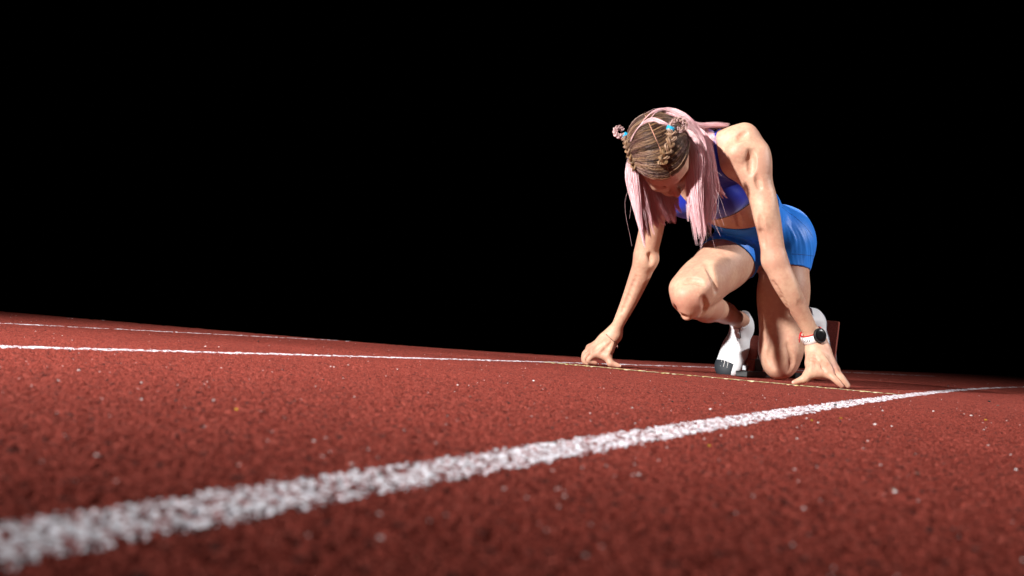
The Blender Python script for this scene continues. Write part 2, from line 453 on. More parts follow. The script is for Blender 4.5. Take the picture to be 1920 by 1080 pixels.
for lab_, lst_ in _same.items():
    if len(lst_) > 1:
        lst_.sort(key=lambda o: o.location.x / o.location.y)
        for i_, o in enumerate(lst_): o['label'] = (ORD[i_] if i_ < len(lst_) - 1 else 'rightmost') + ' ' + lab_
# the uncountable fine ones, scattered
def fine(name, n, m, smin, smax, label, seed):
    rg = np.random.default_rng(seed); parts = []
    oct_v = np.array([(1, 0, 0), (-1, 0, 0), (0, 1, 0), (0, -1, 0), (0, 0, 1), (0, 0, -1)], float)
    oct_f = [(0, 2, 4), (2, 1, 4), (1, 3, 4), (3, 0, 4), (2, 0, 5), (1, 2, 5), (3, 1, 5), (0, 3, 5)]
    for _ in range(n):
        a = rg.uniform(-.75, .75); r_ = .45 * (9 / .45) ** (rg.uniform(0, 1) ** .8)
        x, y = r_ * math.sin(a), r_ * math.cos(a)
        if y > edge_y(x) - .05: continue
        s = rg.uniform(smin, smax) * (1 + .12 * r_)
        q = oct_v * s * rg.uniform(.5, 1.2, (6, 1)); g = rg.uniform(0, 6)
        q = np.c_[q[:, 0] * math.cos(g) - q[:, 1] * math.sin(g), q[:, 0] * math.sin(g) + q[:, 1] * math.cos(g), q[:, 2] * .6]
        parts.append((list(q + (x, y, .001)), oct_f))
    V, F = join(parts)
    o = mesh_obj(name, np.array(V), F, m, smooth=False); o['kind'] = 'stuff'; o['label'] = label
fine('white_grit', 650, CR_W, .0005, .0012, 'fine white grit strewn over the red track', 5)
fine('black_grit', 700, CR_K, .0007, .0018, 'fine black grit strewn over the red track', 6)

# ------------------------------------------------------------------ signed distance modelling
import openvdb
class Field:
    def __init__(s, lo, hi, h):
        s.lo = np.asarray(lo, float); s.h = h
        s.n = np.ceil((np.asarray(hi) - s.lo) / h).astype(int) + 1
        s.D = np.full(s.n, .06, np.float32)
    def win(s, lo, hi, m):
        a = np.clip(np.floor((np.asarray(lo) - m - s.lo) / s.h).astype(int), 0, s.n)
        b_ = np.clip(np.ceil((np.asarray(hi) + m - s.lo) / s.h).astype(int) + 1, 0, s.n)
        sl = tuple(slice(a[i], b_[i]) for i in range(3))
        ax = [(s.lo[i] + s.h * np.arange(a[i], b_[i])).astype(np.float32) for i in range(3)]
        return sl, ax[0][:, None, None], ax[1][None, :, None], ax[2][None, None, :]
    def apply(s, sl, d, k, op):
        A = s.D[sl]
        if op == 'u':
            hh = np.maximum(k - np.abs(A - d), 0) / k
            s.D[sl] = np.minimum(A, d) - hh * hh * (k * .25)
        else:
            d = -d
            hh = np.maximum(k - np.abs(A - d), 0) / k
            s.D[sl] = np.maximum(A, d) + hh * hh * (k * .25)
    def cone(s, a, b_, ra, rb, k=.02, op='u', flat=None, ff=.7):
        a = np.asarray(a, float); b_ = np.asarray(b_, float); R = max(ra, rb)
        sl, X, Y, Z = s.win(np.minimum(a, b_) - R, np.maximum(a, b_) + R, k + 2 * s.h)
        if 0 in s.D[sl].shape: return
        ba = b_ - a
        X = X - a[0]; Y = Y - a[1]; Z = Z - a[2]
        t = np.clip((X * ba[0] + Y * ba[1] + Z * ba[2]) / max(ba @ ba, 1e-9), 0, 1).astype(np.float32)
        dx = X - t * ba[0]; dy = Y - t * ba[1]; dz = Z - t * ba[2]
        q = dx * dx + dy * dy + dz * dz
        rr_ = (ra + (rb - ra) * t)
        if flat is not None:
            n_ = nrm(flat); c = dx * n_[0] + dy * n_[1] + dz * n_[2]
            q = q + c * c * (1 / ff ** 2 - 1)
            d = (np.sqrt(np.maximum(q, 0)) - rr_) * (ff if ff < 1 else 1)
            # soften metric towards the true one on the wide side
            d = d * np.where(d > 0, 1, 1)
        else:
            d = np.sqrt(q) - rr_
        s.apply(sl, d.astype(np.float32), k, op)
    def ell(s, c, r, ax=None, k=.02, op='u'):
        c = np.asarray(c, float); r = np.asarray(r, float)
        A = np.eye(3) if ax is None else np.array([nrm(a) for a in ax])
        ext = np.sqrt(((A * r[:, None]) ** 2).sum(0))
        sl, X, Y, Z = s.win(c - ext, c + ext, k + 2 * s.h)
        if 0 in s.D[sl].shape: return
        X = X - c[0]; Y = Y - c[1]; Z = Z - c[2]
        k0 = 0; k1 = 0
        for i in range(3):
            u = X * A[i][0] + Y * A[i][1] + Z * A[i][2]
            k0 = k0 + (u / r[i]) ** 2; k1 = k1 + (u / r[i] ** 2) ** 2
        k0 = np.sqrt(k0); k1 = np.sqrt(k1)
        d = k0 * (k0 - 1) / np.maximum(k1, 1e-6)
        s.apply(sl, d.astype(np.float32), k, op)
    def chain(s, pts, rs, k=.01, **kw):
        for i in range(len(pts) - 1): s.cone(pts[i], pts[i + 1], rs[i], rs[i + 1], k, **kw)
    def sub(s, lo, hi):
        return s.win(lo, hi, 0)
def to_mesh(D, lo, h, iso=0.0):
    g = openvdb.FloatGrid(.06); g.copyFromArray(np.ascontiguousarray(D, dtype=np.float32))
    p, q = g.convertToQuads(isovalue=iso) if hasattr(g, 'convertToQuads') else g.convertToPolygons(iso)[:2]
    p = np.asarray(p, float) * h + lo
    return p, np.asarray(q)[:, ::-1].astype(np.int32)

# ---- skeleton: measured joints
Lsh = P(1393, 292, 3.37); Rsh = P(1238, 330, 3.58)
Lel = P(1452, 488, 3.36); Lwr = P(1527, 636, 3.43)
Rel = P(1212, 480, 3.72); Rwr = P(1150, 628, 3.82)
Lhip = P(1476, 462, 3.90); Rhip = P(1400, 452, 4.02)
def foot_frame(heel, toe, out):
    ax = nrm(toe - heel); up_ = nrm(np.asarray(out) - ax * (np.asarray(out) @ ax)); return ax, up_, heel + ax * .048 + up_ * .086
RheelP = P(1399, 602, 4.155); RtoeP = P(1358, 703, 4.065); RAXV, RUPV, Ran = foot_frame(RheelP, RtoeP, (-.42, -.86, .28))
LheelP = P(1529, 588, 4.33); LtoeP = P(1533, 702, 4.27); LAXV, LUPV, Lan = foot_frame(LheelP, LtoeP, (-.80, -.58, .15))
Lkn = P(1463, 676, 3.86)
Rkn = P(1294, 552, 3.62)
pel = (Lhip + Rhip) / 2 + v3(0, 0, .03)
neckb = P(1312, 285, 3.47)
HC = P(1236, 283, 3.20)
hf = nrm((.36, -.40, -.86)); hu = nrm(v3(-.3, -.90, .28) - hf * np.dot(hf, (-.3, -.90, .28))); hl = nrm(np.cross(hu, hf))
chest = (Lsh + Rsh) / 2 + v3(.055, .13, -.035)
tU = nrm((Lsh + Rsh) / 2 - pel); tL = Lsh - Rsh; tL = nrm(tL - tU * (tL @ tU)); tF = nrm(np.cross(tL, tU))
pL = Lhip - Rhip
pU = nrm(chest - pel + v3(0, 0, .05)); pL = nrm(pL - pU * (pL @ pU)); pF = nrm(np.cross(pL, pU))

HV = .0028
F = Field((.18, 2.95, -.02), (1.36, 4.42, .98), HV)
# ---- torso
belly = lerp(pel, chest, .47) + v3(.0, .0, .02)
F.cone(chest - tU * .01, chest + tU * .06, .118, .105, .03, flat=tF, ff=.78)
F.cone(chest - tL * .03, belly - pL * .0, .118, .100, .06, flat=tF, ff=.80)
F.cone(chest + tL * .035, belly + pL * .0, .112, .100, .06, flat=tF, ff=.80)
F.cone(belly, pel, .102, .125, .06, flat=pF, ff=.82)
F.cone(Rhip + v3(0, 0, .02), Lhip + v3(0, 0, .02) - pL * .012, .100, .098, .05)
# buttocks
F.ell(Lhip - pF * .045 - pU * .012 - pL * .038, (.088, .10, .10), (pL, pU, pF), .05)
F.ell(Rhip - pF * .045 - pU * .01 + pL * .01, (.095, .10, .10), (pL, pU, pF), .05)
# pecs / bust
for sg, c in ((1, tL), (-1, -tL)):
    F.ell(chest + tF * .075 + c * .068 + tU * .03, (.062, .066, .045), (tL, tU, tF), .035)
# shoulder girdle: trapezius, clavicles, scapulae, lats
mid = (Lsh + Rsh) / 2
F.cone(Rsh - tL * -.01, mid, .055, .066, .05, flat=tF, ff=.85)
F.cone(Lsh - tL * .01, mid, .055, .066, .05, flat=tF, ff=.85)
F.cone(neckb - tF * .01, Lsh - tF * .02, .05, .046, .04)
F.cone(neckb - tF * .01, Rsh - tF * .02, .05, .046, .04)
F.cone(Lsh - tF * .055 - tU * .02 - tL * .02, chest - tF * .06 + tL * .05 - tU * .08, .045, .04, .05)
F.cone(Lsh - tU * .05 - tF * .02, chest + tL * .09 - tU * .12 - tF * .01, .045, .05, .05)
F.cone(Rsh - tU * .05 - tF * .02, chest - tL * .09 - tU * .12 - tF * .01, .045, .05, .05)
F.cone(mid + tF * .055 + tU * .035 + tL * .02, Lsh + tF * .028 + tU * .03, .009, .010, .02)
F.cone(mid + tF * .055 + tU * .035 - tL * .02, Rsh + tF * .028 + tU * .03, .009, .010, .02)
# neck
sk = HC - hu * .075 - hf * .03
F.cone(neckb, sk, .062, .056, .035)
F.cone(mid + tF * .03 + tU * .02, HC - hu * .07 + hf * .02, .042, .044, .04)
# ---- head
HA = (hl, hf, hu)
F.ell(HC, (.086, .106, .100), HA, .02)
F.ell(HC - hf * .035 + hu * .005, (.084, .080, .090), HA, .03)
F.ell(HC + hf * .045 - hu * .045, (.066, .062, .085), HA, .03)
F.ell(HC + hf * .068 - hu * .115, (.032, .030, .030), HA, .03)
for c in (1, -1):
    F.cone(HC - hu * .06 + hl * c * .062 + hf * .0, HC + hf * .066 - hu * .118 + hl * c * .014, .022, .018, .025)
    F.ell(HC + hf * .088 - hu * .032 + hl * c * .033, (.021, .016, .014), HA, .012, 's')
    F.ell(HC + hf * .083 - hu * .034 + hl * c * .033, (.0135, .0135, .0125), HA, .004)
    F.cone(HC + hf * .094 - hu * .014 + hl * c * .016, HC + hf * .083 - hu * .010 + hl * c * .048, .010, .008, .016)
    F.ell(HC + hf * .076 - hu * .060 + hl * c * .042, (.020, .018, .016), HA, .02)
    # ears
    F.ell(HC - hf * .006 - hu * .040 + hl * c * .088, (.008, .018, .032), HA, .006)
    F.ell(HC + hf * .000 - hu * .038 + hl * c * .094, (.006, .009, .018), HA, .004, 's')
nose_t = HC + hf * .126 - hu * .066
F.cone(HC + hf * .097 - hu * .026, nose_t, .0085, .0115, .010)
for c in (1, -1): F.ell(nose_t - hf * .010 + hl * c * .012 - hu * .002, (.0085, .010, .009), HA, .006)
for c in (1, -1): F.ell(nose_t - hf * .003 + hl * c * .006 - hu * .012, (.0035, .005, .004), HA, .003, 's')
F.ell(HC + hf * .101 - hu * .0915, (.023, .010, .006), HA, .005)
F.ell(HC + hf * .099 - hu * .1025, (.020, .010, .007), HA, .005)
F.ell(HC + hf * .110 - hu * .0968, (.021, .006, .0016), HA, .002, 's')

# ---- arms: centre line points with radii read off the figure, joined smoothly
def limb(pts, rs, n=26, k=.02):
    g = catmull(pts, n); r_ = catmull(np.array([(q, 0, 0) for q in rs], float), n)[:, 0]
    R = max(rs); sl, X, Y, Z = F.win(g.min(0) - R, g.max(0) + R, k + .01)
    d = None
    for i in range(n - 1):
        a_, ba = g[i], g[i + 1] - g[i]
        x, y, z = X - a_[0], Y - a_[1], Z - a_[2]
        t = np.clip((x * ba[0] + y * ba[1] + z * ba[2]) / (ba @ ba), 0, 1)
        q = np.sqrt((x - t * ba[0]) ** 2 + (y - t * ba[1]) ** 2 + (z - t * ba[2]) ** 2) - (r_[i] + (r_[i + 1] - r_[i]) * t)
        d = q if d is None else np.minimum(d, q)
    F.apply(sl, d.astype(np.float32), k, 'u')
F.ell(Lsh + v3(.004, 0, -.004), (.062, .058, .070), None, .045)
limb([Lsh + v3(.012, -.002, -.01), P(1424, 352, 3.355), P(1438, 405, 3.35), P(1446, 450, 3.355), Lel], [.056, .045, .0415, .0385, .0375], k=.04)
limb([Lel, P(1467, 522, 3.365), P(1483, 552, 3.38), P(1508, 598, 3.41), Lwr], [.0375, .0385, .0355, .0275, .0235])
F.ell(P(1432, 390, 3.325), (.026, .022, .065), (v3(1, 0, 0), v3(0, 1, 0), v3(.12, 0, -1)), .03)
F.ell(P(1420, 315, 3.34), (.040, .040, .075), (v3(1, 0, 0), v3(0, 1, 0), v3(.12, 0, -1)), .03)
F.cone(Lwr, Lwr + v3(0, 0, -.004), .0265, .0265, .02, flat=(0, 1, .2), ff=.8)
F.ell(Rsh, (.056, .055, .062), None, .045)
limb([Rsh, P(1229, 372, 3.62), P(1222, 425, 3.68), P(1212, 470, 3.715), Rel + v3(0, 0, -.008)], [.052, .044, .043, .042, .041], k=.04)
limb([Rel + v3(0, 0, -.008), P(1200, 516, 3.75), P(1181, 562, 3.78), P(1163, 600, 3.80), Rwr], [.041, .0375, .0295, .0225, .0205])
# elbow folds
F.ell(P(1440, 500, 3.314), (.007, .008, .020), (v3(1, 0, .3), v3(0, 1, 0), v3(-.3, 0, 1)), .016, 's')
F.ell(P(1219, 486, 3.680), (.008, .009, .022), (v3(1, 0, .3), v3(0, 1, 0), v3(-.3, 0, 1)), .014, 's')
F.ell(P(1405, 302, 3.285), (.006, .012, .022), (v3(1, 0, -.1), v3(0, 1, 0), v3(.1, 0, 1)), .024, 's')
F.cone(P(1356, 262, 3.38), P(1396, 252, 3.36), .030, .036, .035)

# ---- hands: (palm points and finger chains as photo pixel + depth)
def hand(wr, kn, chains, thumb, web, palm_n):
    # kn: four knuckles index..little ; palm as flattened cones wrist->knuckle
    for i, q in enumerate(kn):
        s0 = wr + (kn[i] - (kn[0] + kn[3]) / 2) * .35
        F.cone(s0, q, .0165, .0120, .012)
        if i < 3: F.cone(lerp(s0, q, .35), lerp(q, kn[i + 1], .5), .014, .0105, .012)
    F.cone(wr, (kn[1] + kn[2]) / 2, .024, .0125, .02, flat=palm_n, ff=.62)
    F.cone(wr, lerp(wr, (kn[0] + kn[3]) / 2, .35), .0245, .025, .02, flat=palm_n, ff=.75)
    for i, ch in enumerate(chains):
        rs = [(.0110, .0108, .0092, .0074), (.0112, .0110, .0094, .0076), (.0108, .0102, .0088, .0072), (.0096, .0090, .0078, .0066)][i]
        pts = [kn[i]] + ch
        limb(pts, [rs[0] * 1.12, rs[1], rs[2], rs[3]], n=12, k=.005)
        F.ell(pts[0] , (rs[0] * 1.12,) * 3, None, .012)
    F.cone(thumb[0], thumb[1], .0205, .0165, .02)
    F.cone(thumb[1], thumb[2], .0155, .0125, .010)
    F.cone(thumb[2], thumb[3], .0125, .0085, .006)
    for a, b_, ra, rb in web: F.cone(a, b_, ra, rb, .014)
# her left hand (right in the photo): back of the hand to the camera, fingers out to the right, thumb to the left
Lk = [P(1553, 700, 3.365), P(1562, 697, 3.385), P(1565, 694, 3.408), P(1564, 690, 3.43)]
Lf = [[P(1563, 709, 3.346), P(1571, 717, 3.339), P(1578, 724, 3.338)],
      [P(1574, 706, 3.362), P(1582, 715, 3.356), P(1589.5, 724, 3.355)],
      [P(1574, 703, 3.385), P(1583, 713, 3.378), P(1590, 722, 3.378)],
      [P(1571, 699, 3.405), P(1579, 710, 3.40), P(1585, 720, 3.40)]]
Lth = [lerp(Lwr, P(1517, 680, 3.40), .55), P(1521, 697, 3.372), P(1507, 711, 3.352), P(1489, 717.5, 3.352)]
hand(Lwr, Lk, Lf, Lth, [(Lth[1] + v3(0, 0, -.004), Lk[0] + v3(0, 0, -.002), .013, .012), (lerp(Lth[1], Lth[2], .4), lerp(Lth[1], Lk[0], .35) + v3(0, 0, -.006), .011, .011), (lerp(Lwr, Lth[1], .7), lerp(Lwr, Lk[0], .75), .016, .015), (lerp(Lth[1], Lth[2], .5) , lerp(Lth[1], Lk[0], .55) + v3(0, 0, -.002), .009, .010), (Lth[1], lerp(Lwr, Lk[0], .6), .013, .015), (lerp(Lth[0], Lth[1], .6), lerp(Lwr, Lk[1], .8), .015, .014)], nrm((.1, .9, .25)))
# her right hand (left in the photo)
Rk = [P(1120, 664, 3.79), P(1112, 660, 3.815), P(1107, 656, 3.84), P(1106, 652, 3.865)]
Rf = [[P(1108, 670, 3.775), P(1104, 677, 3.775), P(1117, 681, 3.78)],
      [P(1100, 667, 3.80), P(1096, 676, 3.80), P(1101, 683, 3.80)],
      [P(1097, 662, 3.83), P(1094, 673, 3.83), P(1096, 681.5, 3.83)],
      [P(1099, 660, 3.86), P(1097, 670, 3.86), P(1102, 679.5, 3.86)]]
Rth = [lerp(Rwr, P(1138, 662, 3.80), .5), P(1138, 667, 3.785), P(1145, 681, 3.77), P(1160, 686.5, 3.765)]
hand(Rwr, Rk, Rf, Rth, [(Rth[1] + v3(0, 0, -.003), Rk[0], .0115, .012), (lerp(Rwr, Rth[1], .7), lerp(Rwr, Rk[0], .75), .015, .014)], nrm((-.1, .9, .25)))

# ---- legs
def thigh(hip, kn, fr, r0, r1, r2):
    d = nrm(kn - hip)
    sd = nrm(np.cross(d, fr))
    F.cone(hip, lerp(hip, kn, .45), r0, r1, .04)
    F.cone(lerp(hip, kn, .4), lerp(hip, kn, .93), r1, r2, .04)
    F.ell(lerp(hip, kn, .55) + fr * .018, (.062, .17, .055), (sd, d, fr), .05)
    return d, sd
# left leg: kneeling, thigh nearly upright
frL = nrm(v3(-.45, -.85, 0))
dL, sL = thigh(Lhip - pL * .006, Lkn, frL, .092, .085, .072)
F.cone(Lkn - dL * .03, Lkn + dL * .005, .070, .058, .04)
F.ell(Lkn + frL * .035 - dL * .012, (.036, .045, .026), (sL, dL, frL), .03)
F.ell(Lkn + frL * .016 + v3(0, 0, -.028), (.030, .040, .030), (sL, frL, (0, 0, 1)), .03)
# shin of the kneeling leg along the ground, calf
shL = nrm(Lan - Lkn)
F.cone(Lkn + v3(0, .0, -.010), lerp(Lkn, Lan, .35), .052, .055, .02)
F.cone(lerp(Lkn, Lan, .3), Lan, .054, .030, .03)
# right leg: knee raised forward
frR = nrm(np.cross(nrm(Rkn - Rhip), np.cross(v3(0, 0, 1), nrm(Rkn - Rhip))))
dR, sR = thigh(Rhip, Rkn, frR, .100, .088, .074)
F.cone(lerp(Rhip, Rkn, .3) - frR * .02, lerp(Rhip, Rkn, .85) - frR * .01, .080, .066, .04)
kc = Rkn
F.ell(kc + dR * .018 + frR * -.004, (.060, .052, .064), (sR, dR, frR), .035)
F.ell(kc + dR * .052 + frR * .002, (.030, .018, .036), (sR, dR, frR), .028)          # kneecap
F.ell(kc + dR * .040 - frR * .045, (.022, .020, .026), (sR, dR, frR), .025)          # tibial head
shR = nrm(Ran - Rkn)
F.cone(Rkn + v3(0, 0, -.034), lerp(Rkn, Ran, .35) + v3(0, 0, -.012), .048, .052, .010)
F.cone(lerp(Rkn, Ran, .32) + v3(0, 0, -.012), lerp(Rkn, Ran, .72), .053, .036, .02)
F.cone(lerp(Rkn, Ran, .68), Ran, .037, .029, .02)
F.ell(Ran + v3(.026, -.004, 0), (.014, .014, .016), None, .012)
F.ell(Ran + v3(-.026, -.01, 0), (.013, .013, .015), None, .012)
F.ell(Lan + v3(.024, -.014, 0), (.014, .014, .016), None, .012)
for c in (-1, 1):
    F.ell(kc - dR * .030 + sR * c * .046 + frR * .030, (.022, .055, .022), (sR, dR, frR), .035)
    F.ell(Lkn - dL * .055 + sL * c * .034 + frL * .034, (.020, .040, .018), (sL, dL, frL), .035)
F.ell(kc + dR * .060 + frR * .004, (.021, .012, .026), (sR, dR, frR), .016)
F.ell(kc + dR * .050 - frR * .040, (.013, .014, .030), (sR, dR, frR), .02)
F.ell(lerp(Lsh, Lel, .28) + v3(.008, -.030, 0), (.018, .018, .060), (v3(1, 0, .2), v3(0, 1, 0), v3(-.2, 0, 1)), .03)
F.ell(P(1385, 282, 3.315), (.030, .018, .022), (v3(1, 0, .4), v3(0, 1, 0), v3(-.4, 0, 1)), .03)
F.ell(lerp(Rhip, Rkn, .80) + frR * .050 + sR * .040, (.020, .070, .024), (sR, dR, frR), .022)
F.ell(lerp(Rhip, Rkn, .80) + frR * .050 - sR * .040, (.020, .070, .024), (sR, dR, frR), .022)
F.ell(lerp(Lel, Lwr, .22) + v3(.010, -.020, 0), (.012, .016, .070), (v3(1, 0, .5), v3(0, 1, 0), v3(-.5, 0, 1)), .018)
F.ell(Lsh + v3(.030, -.030, -.045), (.018, .016, .050), (v3(1, 0, .3), v3(0, 1, 0), v3(-.3, 0, 1)), .02)
# feet inside the shoes
F.cone(Ran, RheelP + RUPV * .028 + RAXV * .05, .029, .024, .02)
F.cone(Lan, LheelP + LUPV * .028 + LAXV * .05, .029, .024, .02)

# relief that follows the skin: creases pressed in, tendons and veins standing out
def skin_at(px, py, y0=2.96, y1=4.4):
    ys = np.arange(y0, y1, .0015); q = np.array([P(px, py, y) for y in (y0, y1)]); q = q[0] + (q[1] - q[0]) * ((ys - y0) / (y1 - y0))[:, None]
    ii = np.round((q - F.lo) / F.h).astype(int); ok = ((ii >= 0) & (ii < F.n)).all(1)
    d = np.full(len(ys), 1.); d[ok] = F.D[ii[ok, 0], ii[ok, 1], ii[ok, 2]]
    k = np.nonzero(d < 0)[0]
    return q[k[0]] if len(k) else None
def trace(path, r, k, op, depth, y0=2.96):
    pts = catmull([(a_, b_, 0) for a_, b_ in path], max(6, len(path) * 3)); S_ = [skin_at(p_[0], p_[1], y0) for p_ in pts]
    S_ = [q + v3(0, depth, 0) for q in S_ if q is not None]; n_ = len(S_)
    for i in range(n_ - 1):
        e_ = min(i, n_ - 2 - i) / max(1, n_ / 2); w_ = .45 + .55 * min(1, e_ * 2)
        F.cone(S_[i], S_[i + 1], r * w_, r * w_, k, op=op)
for path, r_, k_, dp in (([(1406, 284), (1409, 302), (1408, 324)], .0055, .020, -.002), ([(1384, 262), (1397, 250)], .006, .022, -.003), ([(1419, 330), (1424, 352)], .004, .018, -.002),
                         ([(1424, 408), (1428, 436), (1433, 462)], .004, .018, -.002), ([(1450, 530), (1466, 560), (1482, 590)], .0035, .016, -.002),
                         ([(1192, 520), (1178, 555), (1166, 585)], .0035, .016, -.002), ([(1326, 492), (1338, 520), (1343, 545)], .006, .028, -.002),
                         ([(1264, 575), (1272, 590), (1286, 598)], .005, .022, -.002), ([(1318, 560), (1324, 578), (1316, 592)], .006, .024, -.002), ([(1282, 528), (1300, 524), (1316, 530)], .005, .024, -.002),
                         ([(1448, 640), (1443, 668), (1452, 690)], .005, .024, -.002), ([(1476, 648), (1484, 672), (1480, 695)], .005, .024, -.002), ([(1381, 400), (1384, 412), (1386, 424)], .003, .016, -.001)):
    trace(path, r_ * .66, k_ * .85, 's', dp)
for path, r_ in (                 ([(1531, 664), (1541, 680), (1552, 697)], .0034), ([(1536, 661), (1548, 676), (1560, 693)], .0034), ([(1524, 664), (1522, 680), (1520, 694)], .0036), ([(1518, 672), (1530, 680), (1536, 692)], .0018),
                 ([(1145, 638), (1132, 650), (1121, 661)], .0030), ([(1141, 636), (1126, 647), (1113, 657)], .0028), ([(1150, 640), (1145, 654), (1140, 665)], .0032)):
    trace(path, r_ * .9, .010, 'u', .0016)
# keep everything on or above the track surface
sl, X_, Y_, Z_ = F.win((-9, -9, -9), (9, 9, .03), 0)
F.D[sl] = np.maximum(F.D[sl], (.0012 - Z_).astype(np.float32) + 0 * F.D[sl])

person = bpy.data.objects.new('person', None); COL.objects.link(person)
person['label'] = 'woman with pink hair in blue sports bra and shorts crouching at the start line'
person['category'] = 'person'
pv, pf = to_mesh(F.D, F.lo, HV)
# 'flush': knees, knuckles, nose, elbows are redder skin
fl = np.zeros(len(pv))
for c, r_, a in ((kc + dR * .05 - frR * .02, .07, .8), (Lkn + frL * .03 - v3(0, 0, .02), .06, .45), (nose_t, .02, .8), (Lwr + v3(.01, 0, -.03), .035, .3),
                 (Lk[1], .035, .6), (Rk[1], .04, .55), (Lth[3], .018, .5), (Rth[3], .016, .5), (Lf[0][2], .015, .5), (Rf[0][2], .015, .6), (Lel, .05, .15),
                 (HC + hf * .09 - hu * .098, .02, .7), (HC + hf * .08 - hu * .06 + hl * .045, .03, .4)):
    fl = np.maximum(fl, a * np.clip(1 - np.linalg.norm(pv - c, axis=1) / r_, 0, 1) ** .8)
body = mesh_obj('body', pv, pf, SKIN, person, attrs={'flush': fl})

# ------------------------------------------------------------------ clothing from the body field
def shell(name, fn, lo, hi, m, thick, h_extra=None):
    """closed garment: body offset outwards by thick, kept where fn(X,Y,Z)<0 (a distance-like field)"""
    sl, X, Y, Z = F.win(lo, hi, 0)
    D = F.D[sl] - thick
    if h_extra is not None: D = D - h_extra(X, Y, Z)
    R = fn(X, Y, Z) + 0 * D
    D = np.maximum(D, R)
    D = np.maximum(D, -(F.D[sl] + .008))
    lo2 = F.lo + HV * np.array([sl[0].start, sl[1].start, sl[2].start])
    # pad borders
    D[0] = D[-1] = .05; D[:, 0] = D[:, -1] = .05; D[:, :, 0] = D[:, :, -1] = .05
    p, q = to_mesh(D, lo2, HV)
    return mesh_obj(name, p, q, m, person)
def dotf(X, Y, Z, c, a): return (X - c[0]) * a[0] + (Y - c[1]) * a[1] + (Z - c[2]) * a[2]
def bra_fn(X, Y, Z):
    u = dotf(X, Y, Z, chest, tU); l = dotf(X, Y, Z, chest, tL); f = dotf(X, Y, Z, chest, tF)
    hem = -(u + .058 - .10 * np.clip(-f, 0, .2) * 0)
    al = np.abs(l)
    # upper limit: scoop in the middle, straps, arm holes at the side
    top = .07 + 0 * al
    top = np.where(al < .078, .070 + .17 * (al / .078) ** 3, top)
    top = np.where((al >= .078) & (al < .118), .30, top)
    top = np.where(al >= .118, .30 - (al - .118) * 8.0, top)
    top = np.maximum(top, .00)
    far = np.sqrt((X - HC[0]) ** 2 + (Y - HC[1]) ** 2 + (Z - HC[2]) ** 2)
    limb = np.maximum(al - .175, 0)
    def seg(p0, p1):
        ba = p1 - p0; t = np.clip(((X - p0[0]) * ba[0] + (Y - p0[1]) * ba[1] + (Z - p0[2]) * ba[2]) / (ba @ ba), 0, 1)
        return np.sqrt((X - p0[0] - t * ba[0]) ** 2 + (Y - p0[1] - t * ba[1]) ** 2 + (Z - p0[2] - t * ba[2]) ** 2)
    arms = .060 - np.minimum(seg(lerp(Lsh, Lel, .12), Lel), seg(lerp(Rsh, Rel, .12), Rel))
    return np.maximum(np.maximum(hem, (u - top) * .5), np.maximum(np.maximum(al - .20, arms), .18 - far))
clo, chi = np.minimum(Lsh, Rsh) - .25, np.maximum(Lsh, Rsh) + .28
bra = shell('sports_bra', bra_fn, clo, chi, BRA, .0035)
def band_fn(c, a, w, lim=None):
    def fn(X, Y, Z):
        u = dotf(X, Y, Z, c, a)
        r_ = np.abs(u) - w
        if lim is not None: r_ = np.maximum(r_, lim(X, Y, Z))
        return r_
    return fn
def lim_ch(X, Y, Z):
    def seg(p0, p1):
        ba = p1 - p0; t = np.clip(((X - p0[0]) * ba[0] + (Y - p0[1]) * ba[1] + (Z - p0[2]) * ba[2]) / (ba @ ba), 0, 1)
        return np.sqrt((X - p0[0] - t * ba[0]) ** 2 + (Y - p0[1] - t * ba[1]) ** 2 + (Z - p0[2] - t * ba[2]) ** 2)
    return np.maximum(np.abs(dotf(X, Y, Z, chest, tL)) - .20, .060 - np.minimum(seg(Lsh, Lel), seg(Rsh, Rel)))
hemband = shell('hem_band', band_fn(chest - tU * .0605, tU, .0035, lim_ch), clo, chi, PIPED, .0048); 
hempipe = shell('hem_piping', band_fn(chest - tU * .0560, tU, .0013, lim_ch), clo, chi, PIPING, .0050)
hemband.parent = bra; hempipe.parent = bra

from mathutils.bvhtree import BVHTree
def caster(o):
    t = BVHTree.FromPolygons([v.co for v in o.data.vertices], [p.vertices for p in o.data.polygons])
    def f(px, py, off=.0006):
        o_ = Vector((0, 0, CAMH)); d_ = (Vector(P(px, py, 1.0)) - o_).normalized()
        h_ = t.ray_cast(o_, d_)
        return None if h_[0] is None else np.array(h_[0]) - np.array(d_) * off
    return f
cb_ = caster(bra)
PRINT = mat('light_blue_print', (.05, .08, .75), .35)
for k_, (x0_, y0_, x1_, y1_, w_) in enumerate([(1352, 292, 1356, 295, 1.0), (1352.5, 296, 1356.5, 299, 1.0), (1353.5, 300, 1357.5, 303, 1.0), (1354.5, 304, 1358.5, 307.5, 1.0), (1355.5, 308, 1360, 313, 1.1), (1357.5, 315, 1367, 335, 1.6)]):
    pp = [cb_(lerp(x0_, x1_, t_), lerp(y0_, y1_, t_)) for t_ in np.linspace(0, 1, 6)]
    if any(p_ is None for p_ in pp): continue
    V_, F_ = tube(pp, [w_ * q_ * .0016 for q_ in (.3, .8, 1, 1, .8, .2)], 6, flat=((0, -1, 0), .3)); o_ = mesh_obj('print_mark', V_, F_, PRINT, bra)
hemL = Lhip + dL * .085; hemR = Rhip + dR * .135
waist = v3(.779, 3.727, .531); waist_n = nrm(pU - .2 * pF + .37 * pL); hemR = v3(.80, 3.80, .462); hemRn = nrm(v3(-.30, -.46, -.83))
